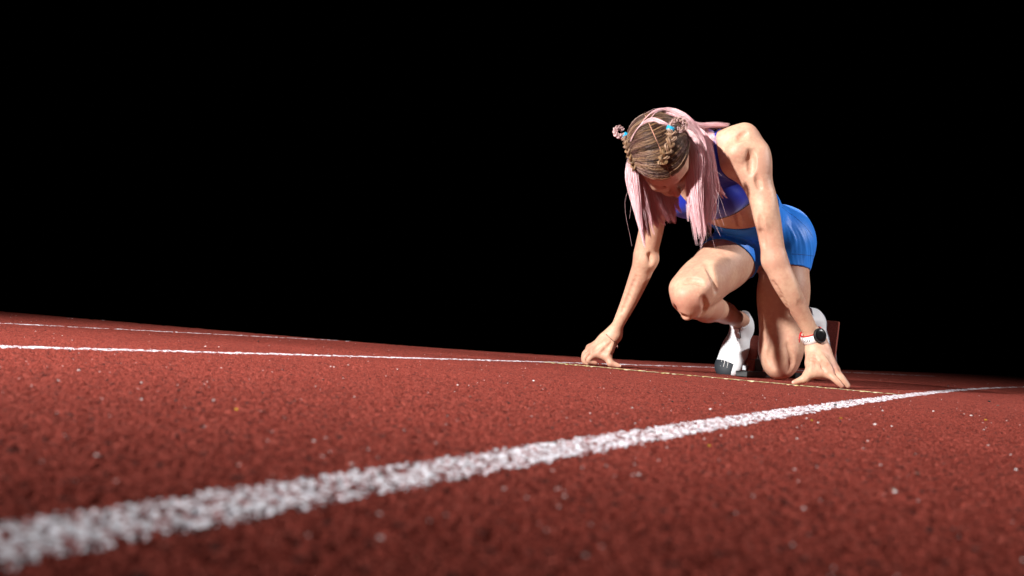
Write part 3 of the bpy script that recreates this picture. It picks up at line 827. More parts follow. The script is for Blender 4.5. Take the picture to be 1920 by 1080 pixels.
def shorts_fn(X, Y, Z):
    top = dotf(X, Y, Z, waist, waist_n)
    # distance along each thigh past its hem, applied on that thigh's side
    a = dotf(X, Y, Z, hemL, nrm(dL + v3(0, 0, 0)))
    b_ = dotf(X, Y, Z, hemR, hemRn)
    side = dotf(X, Y, Z, pel - dL * .0, pL)
    # which leg: nearest thigh axis
    def seg(p0, p1):
        ba = p1 - p0; t = np.clip(((X - p0[0]) * ba[0] + (Y - p0[1]) * ba[1] + (Z - p0[2]) * ba[2]) / (ba @ ba), 0, 1)
        return np.sqrt((X - p0[0] - t * ba[0]) ** 2 + (Y - p0[1] - t * ba[1]) ** 2 + (Z - p0[2] - t * ba[2]) ** 2)
    sL_ = seg(Lhip, Lkn); sR_ = seg(Rhip, Rkn)
    leg = np.where(sL_ < sR_, a, b_)
    sT = seg(pel + pU * .02, belly + pU * .05)
    
    arms = .055 - np.minimum(seg(Lsh, Lel), seg(Lel, Lwr))
    return np.maximum(np.maximum(top, leg), arms)
def folds(X, Y, Z):
    # soft drag lines fanning over the hip
    q = dotf(X, Y, Z, Lhip, nrm(pU * .75 + pF * .35)); s_ = dotf(X, Y, Z, Lhip, pF)
    wv = np.sin(q * 150 + 26 * s_ + 2.2 * np.sin(s_ * 35 + q * 20)) * .5 + .5
    return (.0020 * wv ** 3 * (.55 + .45 * np.sin(s_ * 31 + 1)) + .0002 * np.sin(q * 420 + s_ * 90)).astype(np.float32)
slo, shi = np.minimum(np.minimum(Lhip, Rhip), Rkn) - .12, np.maximum(Lhip, Rhip) + .22
shorts = shell('shorts', shorts_fn, slo, shi, SHORTS, .0040, folds)

cs_ = caster(shorts)
SEAM = mat('dark_blue_thread', (.002, .06, .30), .6)
for k_, ln in enumerate([[(1466, 388), (1478, 398), (1492, 408), (1505, 420), (1516, 432), (1524, 444)], [(1485, 476), (1500, 477), (1514, 478.5), (1526, 480)]]):
    g_ = catmull([(a_, b_, 0) for a_, b_ in ln], 30); pp = [cs_(q_[0], q_[1], .0002) for q_ in g_]; pp = [p_ for p_ in pp if p_ is not None]
    if len(pp) > 6:
        V_, F_ = tube(pp, .0007, 5); mesh_obj('seam', V_, F_, SEAM, shorts)
# ------------------------------------------------------------------ shoes
def shoe(an, toe, heelc, nrm_out, side, name_lab, with_cap):
    """nrm_out: direction the instep faces; sole is on the other side"""
    ax = nrm(toe - heelc)                       # heel -> toe
    up_ = nrm(nrm_out - ax * (nrm_out @ ax)); sd = nrm(np.cross(ax, up_))
    Ln = np.linalg.norm(toe - heelc)
    c = (toe + heelc) / 2; ext = Ln / 2 + .09
    f = Field(c - ext, c + ext, .0022)
    hp = heelc; 
    f.ell(hp + ax * .030 + up_ * .008, (.046, .034, .040), (ax, sd, up_), .02)
    f.cone(hp + ax * .05 + up_ * .010, hp + ax * (Ln * .58), .037, .044, .03, flat=up_, ff=.95)
    f.cone(hp + ax * (Ln * .5) - up_ * .001, hp + ax * (Ln - .045) - up_ * .005, .046, .046, .03, flat=up_, ff=.62)
    f.ell(hp + ax * (Ln - .048) - up_ * .008, (.052, .047, .025), (ax, sd, up_), .02)
    # ankle collar
    f.cone(hp + ax * .045 + up_ * .012, hp + ax * .045 + up_ * .062, .038, .037, .025)
    f.cone(hp + ax * .014 + up_ * .02, hp + ax * .004 + up_ * .062, .028, .022, .02)
    f.cone(hp + ax * .12 + up_ * .020, hp + ax * .070 + up_ * .062, .024, .022, .02)
    D = f.D.copy()
    sl, X, Y, Z = f.win((-9,) * 3, (9,) * 3, 0)
    U = dotf(X, Y, Z, hp, up_); A = dotf(X, Y, Z, hp, ax); B = dotf(X, Y, Z, hp, sd)
    flat_s = -(U + .022)                         # flat underside
    upper = np.maximum(D, flat_s)
    # open the collar
    col = np.sqrt((X - an[0]) ** 2 + (Y - an[1]) ** 2 + (Z - an[2]) ** 2)
    # opening cut by plane
    cutc = hp + up_ * .066 + ax * .045; cutn = nrm(up_ * .95 - ax * .25)
    upper = np.maximum(upper, dotf(X, Y, Z, cutc, cutn))
    # lace ridges / knit folds
    rid = .0011 * np.sin(A * 330) * np.clip((U - .012) / .01, 0, 1) * np.clip((.020 - np.abs(B)) / .01, 0, 1)
    upper = upper - rid
    o = mesh_obj('shoe', *to_mesh(upper, f.lo, f.h), SHOE, person); o['label'] = name_lab
    sole = np.maximum(np.maximum(D - .0022, U + .0145), -(U + .0245))
    mesh_obj('sole', *to_mesh(sole, f.lo, f.h), SOLE, o)
    # padded collar rim
    th_ = np.linspace(0, 2 * math.pi, 22, endpoint=False)
    ux = nrm(ax - cutn * (ax @ cutn))
    rim = [cutc + ux * .004 + ux * .038 * math.cos(t_) + sd * .034 * math.sin(t_) + up_ * .001 for t_ in th_]
    V_, F_ = tube(rim, .0050, 8, True)
    mesh_obj('collar', V_, F_, SHOE, o)
    if with_cap:
        cap = np.maximum(np.maximum(D - .0014, (Ln - .047) - A - .12 * B), np.maximum(-(U + .021), -(B + .026)))
        mesh_obj('toe_cap', *to_mesh(cap, f.lo, f.h), TOECAP, o)
    def surf(a_, b_):
        """height of the upper over the sole frame"""
        for k in range(80):
            u_ = .075 - k * .00125
            p = hp + ax * a_ + sd * b_ + up_ * u_
            i_ = np.round((p - f.lo) / f.h).astype(int)
            if (i_ < 0).any() or (i_ >= np.array(D.shape)).any(): continue
            if D[tuple(i_)] < 0: return p
        return hp + ax * a_ + sd * b_
    return o, ax, up_, sd, Ln, hp, surf
cutting = None
# right foot (centre of the photo), pressed on the front block: instep to the camera
Rheel, Rt = RheelP, RtoeP
shR_o, ax, up_, sd, Ln, hp, surf = shoe(Ran, Rt, Rheel, RUPV, 1, 'white spiked shoe with dark toe cap on the front block pad', True)
# laces
parts = []
for i in range(6):
    a_ = .080 + i * .0165
    w_ = .018
    pts = [surf(a_ + (0 if (i % 2) else .002), b_) + up_ * .0016 for b_ in np.linspace(-w_, w_, 7)]
    parts.append(tube(pts, .0020, 6, flat=(up_, .5)))
for sgn_ in (-1, 1):
    k0 = surf(.072, 0) + up_ * .004
    pts = catmull([k0, k0 + sd * .014 * sgn_ + up_ * .012 - ax * .004, k0 + sd * .026 * sgn_ + up_ * .004 + ax * .006, k0 + sd * .008 * sgn_ + up_ * .003 + ax * .003], 10)
    parts.append(tube(pts, .0016, 5))
pts = catmull([surf(.072, 0) + up_ * .004, surf(.085, -.014) + up_ * .006, surf(.105, -.022) + up_ * .003], 8)
V_, F_ = join(parts); mesh_obj('laces', V_, F_, LACE, shR_o)
V_, F_ = tube(pts, .0017, 6); mesh_obj('lace_end', V_, F_, WATCHC, shR_o)
for b_ in (-.004, .010, .023):
    q0 = surf(Ln - .050, b_) + up_ * .0022; q1 = surf(Ln - .022, b_ - .003) + up_ * .0022
    V_, F_ = tube(catmull([q0, surf(Ln - .036, b_ - .001) + up_ * .0024, q1], 6), .0010, 5); mesh_obj('stripe', V_, F_, MARK, shR_o)
for b_ in (-.018, .0, .018):
    p0 = hp + ax * (Ln - .04) + sd * b_ - up_ * .0245
    V_, F_ = tube([p0, p0 - up_ * .006], [.003, .0006], 6); mesh_obj('spike', V_, F_, SPIKE, shR_o)
# left foot (right in the photo) on the rear block
Lheel, Lt = LheelP, LtoeP
shL_o, ax2, up2, sd2, Ln2, hp2, surf2 = shoe(Lan, Lt, Lheel, LUPV, -1, 'white spiked shoe seen edge on against the rear block pad', False)

# ------------------------------------------------------------------ starting blocks
blk = bpy.data.objects.new('starting_block', None); COL.objects.link(blk)
blk['label'] = 'metal starting block with two brown red rubber foot pads behind the runner'; blk['category'] = 'starting block'
RUN = nrm(v3(-.52, -.854, 0)); LFT = nrm(v3(.854, -.52, 0)); ZU = v3(0, 0, 1)
railc = (Rt + Lt) / 2; railc[2] = .018
blk.location = (float(railc[0]), float(railc[1]), 0)
def bp(o):
    o.parent = blk; o.matrix_parent_inverse = Matrix.Translation(-Vector(blk.location)); return o
def pad(centre, h_, w_, lean, nm):
    n_ = nrm(RUN * math.cos(lean) + ZU * math.sin(lean)); a_ = nrm(np.cross(LFT, n_)) ; a_ = a_ if a_[2] > 0 else -a_
    V_, F_ = box(centre, (LFT, a_, n_), (w_, h_, .008)); o = bp(mesh_obj('foot_pad', V_, F_, RED_PAD, smooth=False))
    V_, F_ = box(centre - n_ * .015, (LFT, a_, n_), (w_ * .94, h_ * .97, .0065)); bp(mesh_obj('pad_plate', V_, F_, ALU, smooth=False))
    base = centre.copy() - a_ * h_; base[2] = .02
    for s_ in (-1, 1):
        A1 = centre - n_ * .022 + a_ * h_ * .6 + LFT * s_ * w_ * .5; A2 = base - RUN * .16 + LFT * s_ * w_ * .5; A2[2] = .03
        V_, F_ = tube([A1, A2], .007, 8); bp(mesh_obj('strut', V_, F_, ALU))
    V_, F_ = box(base - RUN * .08 + ZU * .012, (RUN, LFT, ZU), (.10, w_ * .62, .010)); bp(mesh_obj('pad_base', V_, F_, ALU, smooth=False))
    return n_, a_
padR = (hp + ax * Ln * .55) - up_ * .036 + LFT * .030
pad(padR, .085, .055, math.radians(22), 'R')
padL = (hp2 + ax2 * Ln2 * .50) - up2 * .040 + LFT * .002
pad(padL, .104, .055, math.radians(12), 'L')
V_, F_ = box(v3(railc[0], railc[1], .012) - RUN * .05, (RUN, LFT, ZU), (.42, .022, .010)); bp(mesh_obj('rail', V_, F_, RAIL, smooth=False))
# dark front foot of the rail with white marks
ffc = P(1407, 686, 4.10); ffc[2] = .035
V_, F_ = box(ffc, (LFT, RUN, ZU), (.048, .012, .034)); bp(mesh_obj('front_bracket', V_, F_, RAIL, smooth=False))
for s_ in (-.006, .010):
    c_ = ffc + RUN * .0125 + LFT * s_ + ZU * .014
    V_, F_ = box(c_, (LFT, RUN, ZU), (.0012, .0008, .014)); bp(mesh_obj('mark', V_, F_, MARK, smooth=False))

# ------------------------------------------------------------------ watch, bracelets
def ring(c, axis, r1_, r2_, wide, thick, flatdir, n=36):
    a = nrm(flatdir - nrm(axis) * (flatdir @ nrm(axis))); b_ = np.cross(nrm(axis), a)
    pts = [c + a * r1_ * math.cos(t_) + b_ * r2_ * math.sin(t_) for t_ in np.linspace(0, 2 * math.pi, n, endpoint=False)]
    V, Fq = [], []
    axn = nrm(axis)
    prof = [(-1, 0), (-.9, 1), (.9, 1), (1, 0), (.9, -1), (-.9, -1)]
    for i, p in enumerate(pts):
        o = nrm(p - c)
        for (w_, t_) in prof: V.append(p + axn * w_ * wide + o * t_ * thick)
    m_ = len(prof)
    for i in range(n):
        j = (i + 1) % n
        for k in range(m_): Fq.append((i * m_ + k, i * m_ + (k + 1) % m_, j * m_ + (k + 1) % m_, j * m_ + k))
    return V, Fq
wax = nrm(nrm(Lwr - Lel) + v3(-.10, 0, -.02)); wc = lerp(Lel, Lwr, .98) + v3(-.006, -.004, .004)
wface = nrm(v3(.40, -.90, .12) - wax * (v3(.62, -.75, .15) @ wax))
watch = bpy.data.objects.new('wristwatch', None); COL.objects.link(watch); watch.parent = person
V_, F_ = ring(wc, wax, .0335, .0350, .0135, .0020, wface); mesh_obj('strap', V_, F_, WATCHW, watch)
cc = wc + wface * .0365; wy = nrm(np.cross(wax, wface))
def disc(c, n_, r_, t_, sides=40, bev=.0012):
    a = nrm(np.cross(n_, (0, 0, 1))); b_ = np.cross(n_, a); V, Fq = [], []
    prof = [(r_ * .2, -t_), (r_, -t_), (r_, t_ - bev), (r_ - bev, t_), (r_ * .5, t_), (.0001, t_)]
    for (q, z_) in prof:
        for k in range(sides):
            g = 2 * math.pi * k / sides; V.append(c + n_ * z_ + (a * math.cos(g) + b_ * math.sin(g)) * q)
    for i in range(len(prof) - 1):
        for k in range(sides): Fq.append((i * sides + k, i * sides + (k + 1) % sides, (i + 1) * sides + (k + 1) % sides, (i + 1) * sides + k))
    return V, Fq
V_, F_ = disc(cc, wface, .0240, .0040); mesh_obj('watch_case', V_, F_, WATCHC, watch)
V_, F_ = disc(cc + wface * .0036, wface, .0208, .0012); mesh_obj('watch_screen', V_, F_, WATCHB, watch)
V_, F_ = ring(cc + wface * .0040, wface, .0226, .0218, .0008, .0012, wax, 40); mesh_obj('bezel', V_, F_, WATCHC, watch)
sidev = nrm(np.cross(wax, wface)); sidev = sidev if sidev[0] < 0 else -sidev
for g_ in (1.05, 1.22, 1.39, 1.56):
    p_ = wc + wface * math.cos(g_) * .0352 + sidev * math.sin(g_) * .0372
    V_, F_ = tube([p_ - wax * .0045, p_ + wax * .0045], .0011, 5); mesh_obj('strap_slot', V_, F_, WATCHC, watch)
rc_ = wc - wax * .0165
V_, F_ = ring(rc_, nrm(wax + v3(-.04, 0, 0)), .0345, .0362, .0016, .0014, wface)
red = mesh_obj('red_thread_bracelet', V_, F_, REDT, person)
kp = rc_ + v3(-.034, -.012, -.004)
V_, F_ = tube(catmull([kp, kp + v3(-.006, -.004, -.016), kp + v3(-.004, -.004, -.034)], 8), .0017, 6)
te = mesh_obj('thread_end', V_, F_, REDT, red)
V_, F_ = tube(catmull([kp, kp + v3(-.001, -.007, -.012), kp + v3(-.008, -.007, -.026)], 8), .0013, 6); mesh_obj('thread_end', V_, F_, REDT, red)
# chain bracelet on the other wrist: small links
bax = nrm(nrm(Rwr - Rel) + v3(.22, 0, .0)); bc = P(1147, 636, 3.815)
a = nrm(v3(0, -1, 0) - bax * (v3(0, -1, 0) @ bax)); b_ = np.cross(bax, a)
links = []
front = [skin_at(x_, y_, 3.70) for x_, y_ in zip(np.linspace(1136.5, 1157.5, 15), np.linspace(627, 644.5, 15) - 1.2 * np.sin(np.linspace(0, math.pi, 15)) * -1)]
front = [q - v3(0, .0016, 0) for q in front if q is not None]
f0, f1 = front[0], front[-1]
back = [lerp(f1, f0, t_) + v3(0, .050 * math.sin(math.pi * t_), 0) + (f1 - f0) * .10 * math.cos(math.pi * t_) * math.sin(math.pi * t_) for t_ in np.linspace(.06, .94, 14)]
loop = catmull(np.array(front + back + [f0]), 46)
for i_ in range(45):
    p_ = loop[i_]; tg = nrm(loop[i_ + 1] - loop[i_])
    links.append(tube([p_ - tg * .0016, p_, p_ + tg * .0016], [.0008, .0017, .0008], 6))
V_, F_ = join(links); br = mesh_obj('chain_bracelet', V_, F_, CHAIN, person)
p_ = P(1158, 646, 3.775)
V_, F_ = tube([p_, p_ + v3(0, 0, -.008), p_ + v3(.001, 0, -.014)], [.001, .002, .0008], 6); mesh_obj('charm', V_, F_, CHAIN, br)

# nails
for q, d_, n_ in ((Lth[3], nrm(Lth[3] - Lth[2]), v3(-.1, -.7, .7)), (Rth[3], nrm(Rth[3] - Rth[2]), v3(.1, -.7, .7))):
    n_ = nrm(n_ - d_ * (n_ @ d_)); s_ = np.cross(d_, n_)
    V, Fq = [], []
    for i in range(6):
        for j in range(5):
            u_ = (i / 5 - .45) * .015; w_ = (j / 4 - .5) * 2
            V.append(q + d_ * (u_ * .8 + .001) + s_ * w_ * .0050 * (1 - .35 * (i / 5) ** 3) + n_ * (.0086 - .0028 * w_ * w_ - .0014 * (i / 5)))
    for i in range(5):
        for j in range(4): Fq.append((i * 5 + j, i * 5 + j + 1, i * 5 + j + 6, i * 5 + j + 5))
    mesh_obj('thumbnail', V, Fq, NAIL, person)

# ------------------------------------------------------------------ hair
HAIR = mat('dyed_hair', (.5, .3, .3), .42, .30)
ac = N(HAIR, 'ShaderNodeAttribute', attribute_name='pink')
ar = N(HAIR, 'ShaderNodeAttribute', attribute_name='rnd')
rb_ = ramp(HAIR, ar.outputs['Fac'], [(0, (.025, .012, .006)), (.45, (.075, .036, .017)), (1, (.38, .22, .105))])
rk_ = ramp(HAIR, ar.outputs['Fac'], [(0, (.80, .34, .39)), (.4, (.90, .52, .56)), (.8, (.94, .66, .69)), (1, (.96, .80, .82))])
mh = N(HAIR, 'ShaderNodeMixRGB'); LK(HAIR, ac.outputs['Fac'], mh.inputs[0]); LK(HAIR, rb_.outputs[0], mh.inputs[1]); LK(HAIR, rk_.outputs[0], mh.inputs[2])
LK(HAIR, mh.outputs[0], pb(HAIR).inputs['Base Color'])
pb(HAIR).inputs['Anisotropic'].default_value = .4

class Strands:
    def __init__(s): s.P = []; s.R = []; s.K = []; s.X = []
    def add(s, pts, r, pink, rnd):      # pts n x 3
        s.P.append(pts); s.R.append(r); s.K.append(pink); s.X.append(np.full(len(pts), rnd))
    def build(s, name, parent, sides=3):
        n = len(s.P[0]); m_ = len(s.P)
        PP = np.array(s.P); RR_ = np.array(s.R)
        T = np.gradient(PP, axis=1); T /= np.linalg.norm(T, axis=2)[..., None] + 1e-9
        ref = np.array((.3, -.9, .2)); A_ = ref - T * (T @ ref)[..., None]; A_ /= np.linalg.norm(A_, axis=2)[..., None] + 1e-9
        B_ = np.cross(T, A_)
        V = []
        for k in range(sides):
            g = 2 * math.pi * k / sides
            V.append(PP + RR_[..., None] * (math.cos(g) * A_ + math.sin(g) * B_))
        V = np.stack(V, 2)                      # m,n,sides,3
        ids = np.arange(m_ * n * sides).reshape(m_, n, sides)
        Q = []
        for k in range(sides):
            k2 = (k + 1) % sides
            Q.append(np.stack([ids[:, :-1, k], ids[:, :-1, k2], ids[:, 1:, k2], ids[:, 1:, k]], -1).reshape(-1, 4))
        at_ = {'pink': np.repeat(np.array(s.K).ravel(), sides), 'rnd': np.repeat(np.array(s.X).ravel(), sides)}
        return mesh_obj(name, V.reshape(-1, 3), np.concatenate(Q), HAIR, parent, attrs=at_)

def head_pt(l, f, u, out=0.0):
    """project a head-frame direction onto the skull, offset out"""
    d = nrm(v3(l, f, u)); r_ = v3(.089, .109 if f > 0 else .1185, .102)
    t = 1 / math.sqrt(((d / r_) ** 2).sum())
    q = d * (t + out)
    return HC + hl * q[0] + hf * q[1] + hu * q[2]
def on_head(px, py, out=.006):
    """where the camera ray through the pixel first meets the hair surface"""
    best = None
    for Y in np.arange(2.98, 3.32, .002):
        q = P(px, py, Y); w = q - HC; l_, f_, u_ = w @ hl, w @ hf, w @ hu
        ff_ = .109 if f_ > 0 else .1185
        v = math.sqrt((l_ / (.089 + out)) ** 2 + (f_ / (ff_ + out)) ** 2 + (u_ / (.102 + out)) ** 2)
        if v < 1: return q
        if best is None or v < best[0]: best = (v, q)
    return best[1]
rg = np.random.default_rng(3)
NS = 11
hair = Strands()
# scalp cap under the strands
import bmesh
capV, capF = [], []
nu_, nv_ = 40, 24
for i in range(nv_ + 1):
    for j in range(nu_):
        ph = math.radians(2 + i / nv_ * 138); t_ = 2 * math.pi * j / nu_
        # hairline: lower limit nearer the vertex on the face side
        lim_ = 1 - .60 * max(0, math.cos(t_)) ** .6 - .22 * math.sin(t_) ** 2 * (1 if math.cos(t_) > -.3 else .3)
        ph *= lim_
        capV.append(head_pt(math.sin(t_) * math.sin(ph), math.cos(t_) * math.sin(ph), math.cos(ph), .0035))
for i in range(nv_):
    for j in range(nu_): capF.append((i * nu_ + j, i * nu_ + (j + 1) % nu_, (i + 1) * nu_ + (j + 1) % nu_, (i + 1) * nu_ + j))
capF.append(tuple(range(nu_)))
CAPM = mat('hair_base', (.09, .045, .026), .6)
n = noise(CAPM, 300, 2); r = ramp(CAPM, n.outputs[0], [(.35, (.02, .010, .006)), (.7, (.05, .026, .014))]); LK(CAPM, r.outputs[0], pb(CAPM).inputs['Base Color'])
mesh_obj('scalp_hair', capV, capF, CAPM, person)
pl = []
for i in range(30):
    ph = math.radians(60 - i * 3.6)
    for e_ in (-1, 1): pl.append(head_pt(e_ * .009 * math.sin(math.pi * (i + .6) / 30.4) ** .5, math.sin(ph), math.cos(ph), .0052))
mesh_obj('parting', pl, [(2 * i, 2 * i + 1, 2 * i + 3, 2 * i + 2) for i in range(29)], SKIN, person, attrs={'flush': np.full(60, .6)})
# a) combed strands from the centre part out to the braids and ears
for side in (-1, 1):
    for k in range(250):
        sc = rg.uniform(-.10, 1.42); reach_c = rg.uniform(.6, 1.05); tone = np.clip(rg.normal(.42, .3), 0, 1)
        oc = rg.uniform(.003, .008); wa, wb, wc_ = rg.normal(0, .02), rg.uniform(0, 6), rg.uniform(2, 5)
        for q_ in range(8):
            s_ = sc + rg.normal(0, .016)
            ph0 = math.radians(62 - 120 * s_)
            reach = reach_c * rg.uniform(.85, 1.05)
            pts = []; o0 = oc + rg.normal(0, .0009)
            for t_ in np.linspace(0, 1, 7):
                g_ = t_ * reach * 1.25
                back = t_ * t_ * .40 + wa * math.sin(wb + wc_ * t_) + .004 * math.sin(q_ + 5 * t_)
                fd = math.sin(ph0 - back); ud = math.cos(ph0 - back)
                pts.append(head_pt(side * (math.sin(g_) + .007 + abs(wa) * .3), fd * math.cos(g_), ud * math.cos(g_), max(o0, .0025) + .0022 * math.sin(t_ * 3.1)))
            pts = catmull(pts, NS)
            pk = np.clip((s_ - .98) * 3.2, 0, .85) * np.ones(NS) + .12 * np.linspace(0, 1, NS)
            hair.add(pts, np.full(NS, rg.uniform(.0004, .0007)) * (1 - .6 * np.clip(np.linspace(-4, 1, NS), 0, 1)), np.clip(pk + rg.uniform(-.08, .08), 0, 1), np.clip(tone + rg.normal(0, .12), 0, 1))
# loose short hairs along the hairline and over the crown
for _ in range(170):
    a_ = rg.uniform(-1.5, 1.5) if _ % 3 else rg.uniform(1.6, 4.6)
    ph = math.radians(58 - 14 * abs(math.sin(a_))) if _ % 3 else math.radians(rg.uniform(10, 80))
    pts = []
    dv = rg.normal(0, .12, 2)
    for t_ in np.linspace(0, 1, 5):
        pts.append(head_pt(math.sin(a_ + dv[0] * t_) * math.sin(ph + dv[1] * t_ + .10 * t_), math.cos(a_ + dv[0] * t_) * math.sin(ph + dv[1] * t_ + .10 * t_), math.cos(ph + dv[1] * t_ + .1 * t_), .005 + .012 * t_ * t_ * rg.uniform(.2, 1)))
    hair.add(catmull(pts, NS), np.linspace(.0003, .0001, NS), np.full(NS, .1), rg.uniform(.3, 1))

def lock(guide, n, wid, dep, r0=.00040, tipspread=1.0, pink=(1, 1), jitter=.006, tip=.25, wd=(1, 0, 0), cut=.12, root=.6):
    g = catmull([P(*q) if q[2] else on_head(q[0], q[1], .010) for q in guide], 60)
    wd = nrm(wd); dd = v3(0, 1, 0)
    nc = max(3, int(n / 26)); per = int(n * 2.7 / nc)
    for c_ in range(nc):
        ca, cb = rg.uniform(-1, 1), rg.uniform(-1, 1)
        cl = 1 - rg.uniform(0, cut) - .06 * abs(ca)
        wv = rg.uniform(0, 6, 3); wf = rg.uniform(2, 5); flick = rg.normal(0, .006, 3) * (1, .6, .3)
        cr = rg.uniform(.30, .48)
        for _ in range(per):
            oa, ob = rg.normal(0, cr, 2)
            L_ = cl - abs(rg.normal(0, .075))
            tt = np.linspace(rg.uniform(0, .05), L_, NS)
            u_ = tt / L_
            c = np.stack([np.interp(tt, np.linspace(0, 1, 60), g[:, i]) for i in range(3)], 1)
            prof = root + (1 - root) * np.clip(tt * 2.5, 0, 1)
            prof = prof * (1 - (1 - tipspread) * np.clip((tt - .6) / .4, 0, 1))
            tight = 1 - .62 * np.clip((u_ - .45) / .55, 0, 1) ** 1.5
            wob = np.sin(tt[:, None] * wf + wv[None]) * jitter * tt[:, None] + flick[None] * (np.clip(u_ - .5, 0, 1) ** 2)[:, None] * 3
            fine_ = np.sin(tt[:, None] * rg.uniform(4, 9) + rg.uniform(0, 6, 3)[None]) * .0007
            pts = c + np.outer((ca + oa * tight) * prof * wid, wd) + np.outer((cb + ob * tight) * prof * dep, dd) + wob + fine_
            pk = lerp(pink[0], pink[1], np.clip(tt * 2.2, 0, 1)) + rg.uniform(-.06, .06)
            rr_ = r0 * rg.uniform(.7, 1.2) * (1 - .75 * np.clip((u_ - .8) / .2, 0, 1))
            hair.add(pts, rr_, np.clip(pk, 0, 1), np.clip(rg.normal(.62, .25), 0, 1))
# b) left curtain in the photo
lock([(1196, 275, 3.22), (1186, 320, 3.20), (1196, 385, 3.20), (1213, 474, 3.21)], 300, .013, .012, tipspread=.8, pink=(.6, 1), wd=(1, .1, .1), cut=.08)
lock([(1194, 300, 3.24), (1194, 345, 3.22), (1208, 400, 3.22), (1222, 458, 3.23)], 240, .016, .015, tipspread=.8, pink=(.7, 1), wd=(1, .2, .1), cut=.16)
lock([(1200, 310, 3.30), (1207, 350, 3.29), (1222, 400, 3.28), (1238, 432, 3.28)], 200, .024, .015, pink=(.8, 1), tipspread=1.1, wd=(1, .3, .1), cut=.2)
lock([(1222, 330, 3.36), (1228, 360, 3.35), (1240, 395, 3.34), (1258, 420, 3.33)], 160, .024, .012, pink=(.8, 1), tipspread=1.1, wd=(1, .3, .1), cut=.25)
lock([(1240, 335, 3.38), (1246, 360, 3.37), (1256, 382, 3.36), (1272, 398, 3.35)], 90, .014, .010, pink=(.6, .9), wd=(1, .3, .1), cut=.25)
lock([(1234, 330, 3.37), (1246, 362, 3.35), (1257, 395, 3.34), (1266, 426, 3.33)], 170, .016, .010, pink=(.8, 1), wd=(1, .2, .1), cut=.22)
lock([(1246, 336, 3.40), (1258, 362, 3.38), (1268, 385, 3.37), (1280, 404, 3.36)], 90, .012, .010, pink=(.6, .95), wd=(1, .2, .1), cut=.3)
# c) top arc and right curtain
for dx, nn in ((0, 150), (6, 150), (12, 130)):
    lock([(1196 + dx, 268 - dx, 3.26), (1212 + dx, 228 - dx * .3, 3.27), (1246 + dx, 208, 3.30), (1290, 222 + dx * .2, 3.30), (1322 - dx * .3, 262, 3.27), (1332 - dx * .5, 325, 3.25), (1334 - dx, 395, 3.25), (1326 - dx, 440 - dx, 3.26)],
         nn, .010, .010, pink=(.9, 1), root=.55, wd=(.8, 0, -.6), cut=.10)
lock([(1216, 222, 3.26), (1250, 212, 3.28), (1292, 232, 3.27), (1320, 282, 3.25), (1330, 345, 3.24), (1326, 405, 3.24), (1318, 472, 3.25)], 280, .017, .010, pink=(.9, 1), wd=(.9, 0, -.4), cut=.12)
lock([(1262, 232, 3.22), (1290, 252, 3.20), (1303, 300, 3.19), (1304, 370, 3.19), (1319, 470, 3.20)], 320, .018, .010, pink=(.4, 1), wd=(1, 0, 0), cut=.10, root=.5)
lock([(1270, 250, 3.20), (1294, 275, 3.18), (1302, 330, 3.18), (1305, 395, 3.18), (1307, 472, 3.19)], 220, .013, .008, pink=(.3, 1), wd=(1, 0, 0), cut=.14, root=.5)
lock([(1270, 225, 3.30), (1318, 248, 3.29), (1334, 300, 3.28), (1344, 350, 3.27), (1366, 378, 3.27)], 90, .009, .010, pink=(.9, 1), wd=(1, 0, -.2), cut=.12)
lock([(1280, 235, 3.30), (1322, 270, 3.29), (1336, 330, 3.28), (1343, 372, 3.27), (1346, 410, 3.27)], 100, .011, .010, pink=(.9, 1), wd=(1, 0, -.2), cut=.2)
lock([(1268, 262, 3.24), (1290, 300, 3.22), (1296, 350, 3.22), (1297, 405, 3.22), (1300, 440, 3.23)], 90, .008, .008, pink=(.2, .9), wd=(1, 0, 0), cut=.25)
lock([(1190, 262, 3.28), (1204, 236, 3.30), (1228, 218, 3.32), (1262, 216, 3.34), (1300, 240, 3.34), (1330, 290, 3.32), (1345, 340, 3.3)], 160, .010, .012, pink=(.9, 1), wd=(.7, 0, -.7))
lock([(1184, 264, 0), (1192, 246, 0), (1204, 232, 0), (1222, 224, 0), (1246, 232, 0), (1262, 240, 0)], 42, .007, .004, pink=(.45, .95), root=.8, wd=(.6, 0, .8), cut=.06, jitter=.001)
lock([(1188, 254, 0), (1204, 230, 0), (1222, 212, 0), (1248, 205, 0), (1280, 212, 0), (1306, 232, 3.22), (1324, 262, 3.22)], 150, .006, .005, pink=(.9, 1), root=.8, wd=(.4, 0, .9), cut=.06, jitter=.001)
lock([(1216, 226, 0), (1232, 210, 0), (1256, 208, 0), (1286, 222, 0), (1312, 254, 3.21), (1326, 300, 3.21), (1330, 360, 3.21)], 150, .008, .005, pink=(.9, 1), root=.7, wd=(.6, 0, .8), cut=.06, jitter=.001)
# d) hair lying over the nape and the shoulder
lock([(1285, 222, 3.34), (1310, 233, 3.36), (1340, 231, 3.38), (1366, 230, 3.40)], 120, .010, .02, pink=(1, 1), wd=(0, .3, 1), cut=.25)
lock([(1290, 235, 3.38), (1315, 245, 3.38), (1332, 262, 3.37), (1338, 290, 3.36)], 150, .016, .015, pink=(.9, 1), wd=(.8, 0, .6), cut=.2)
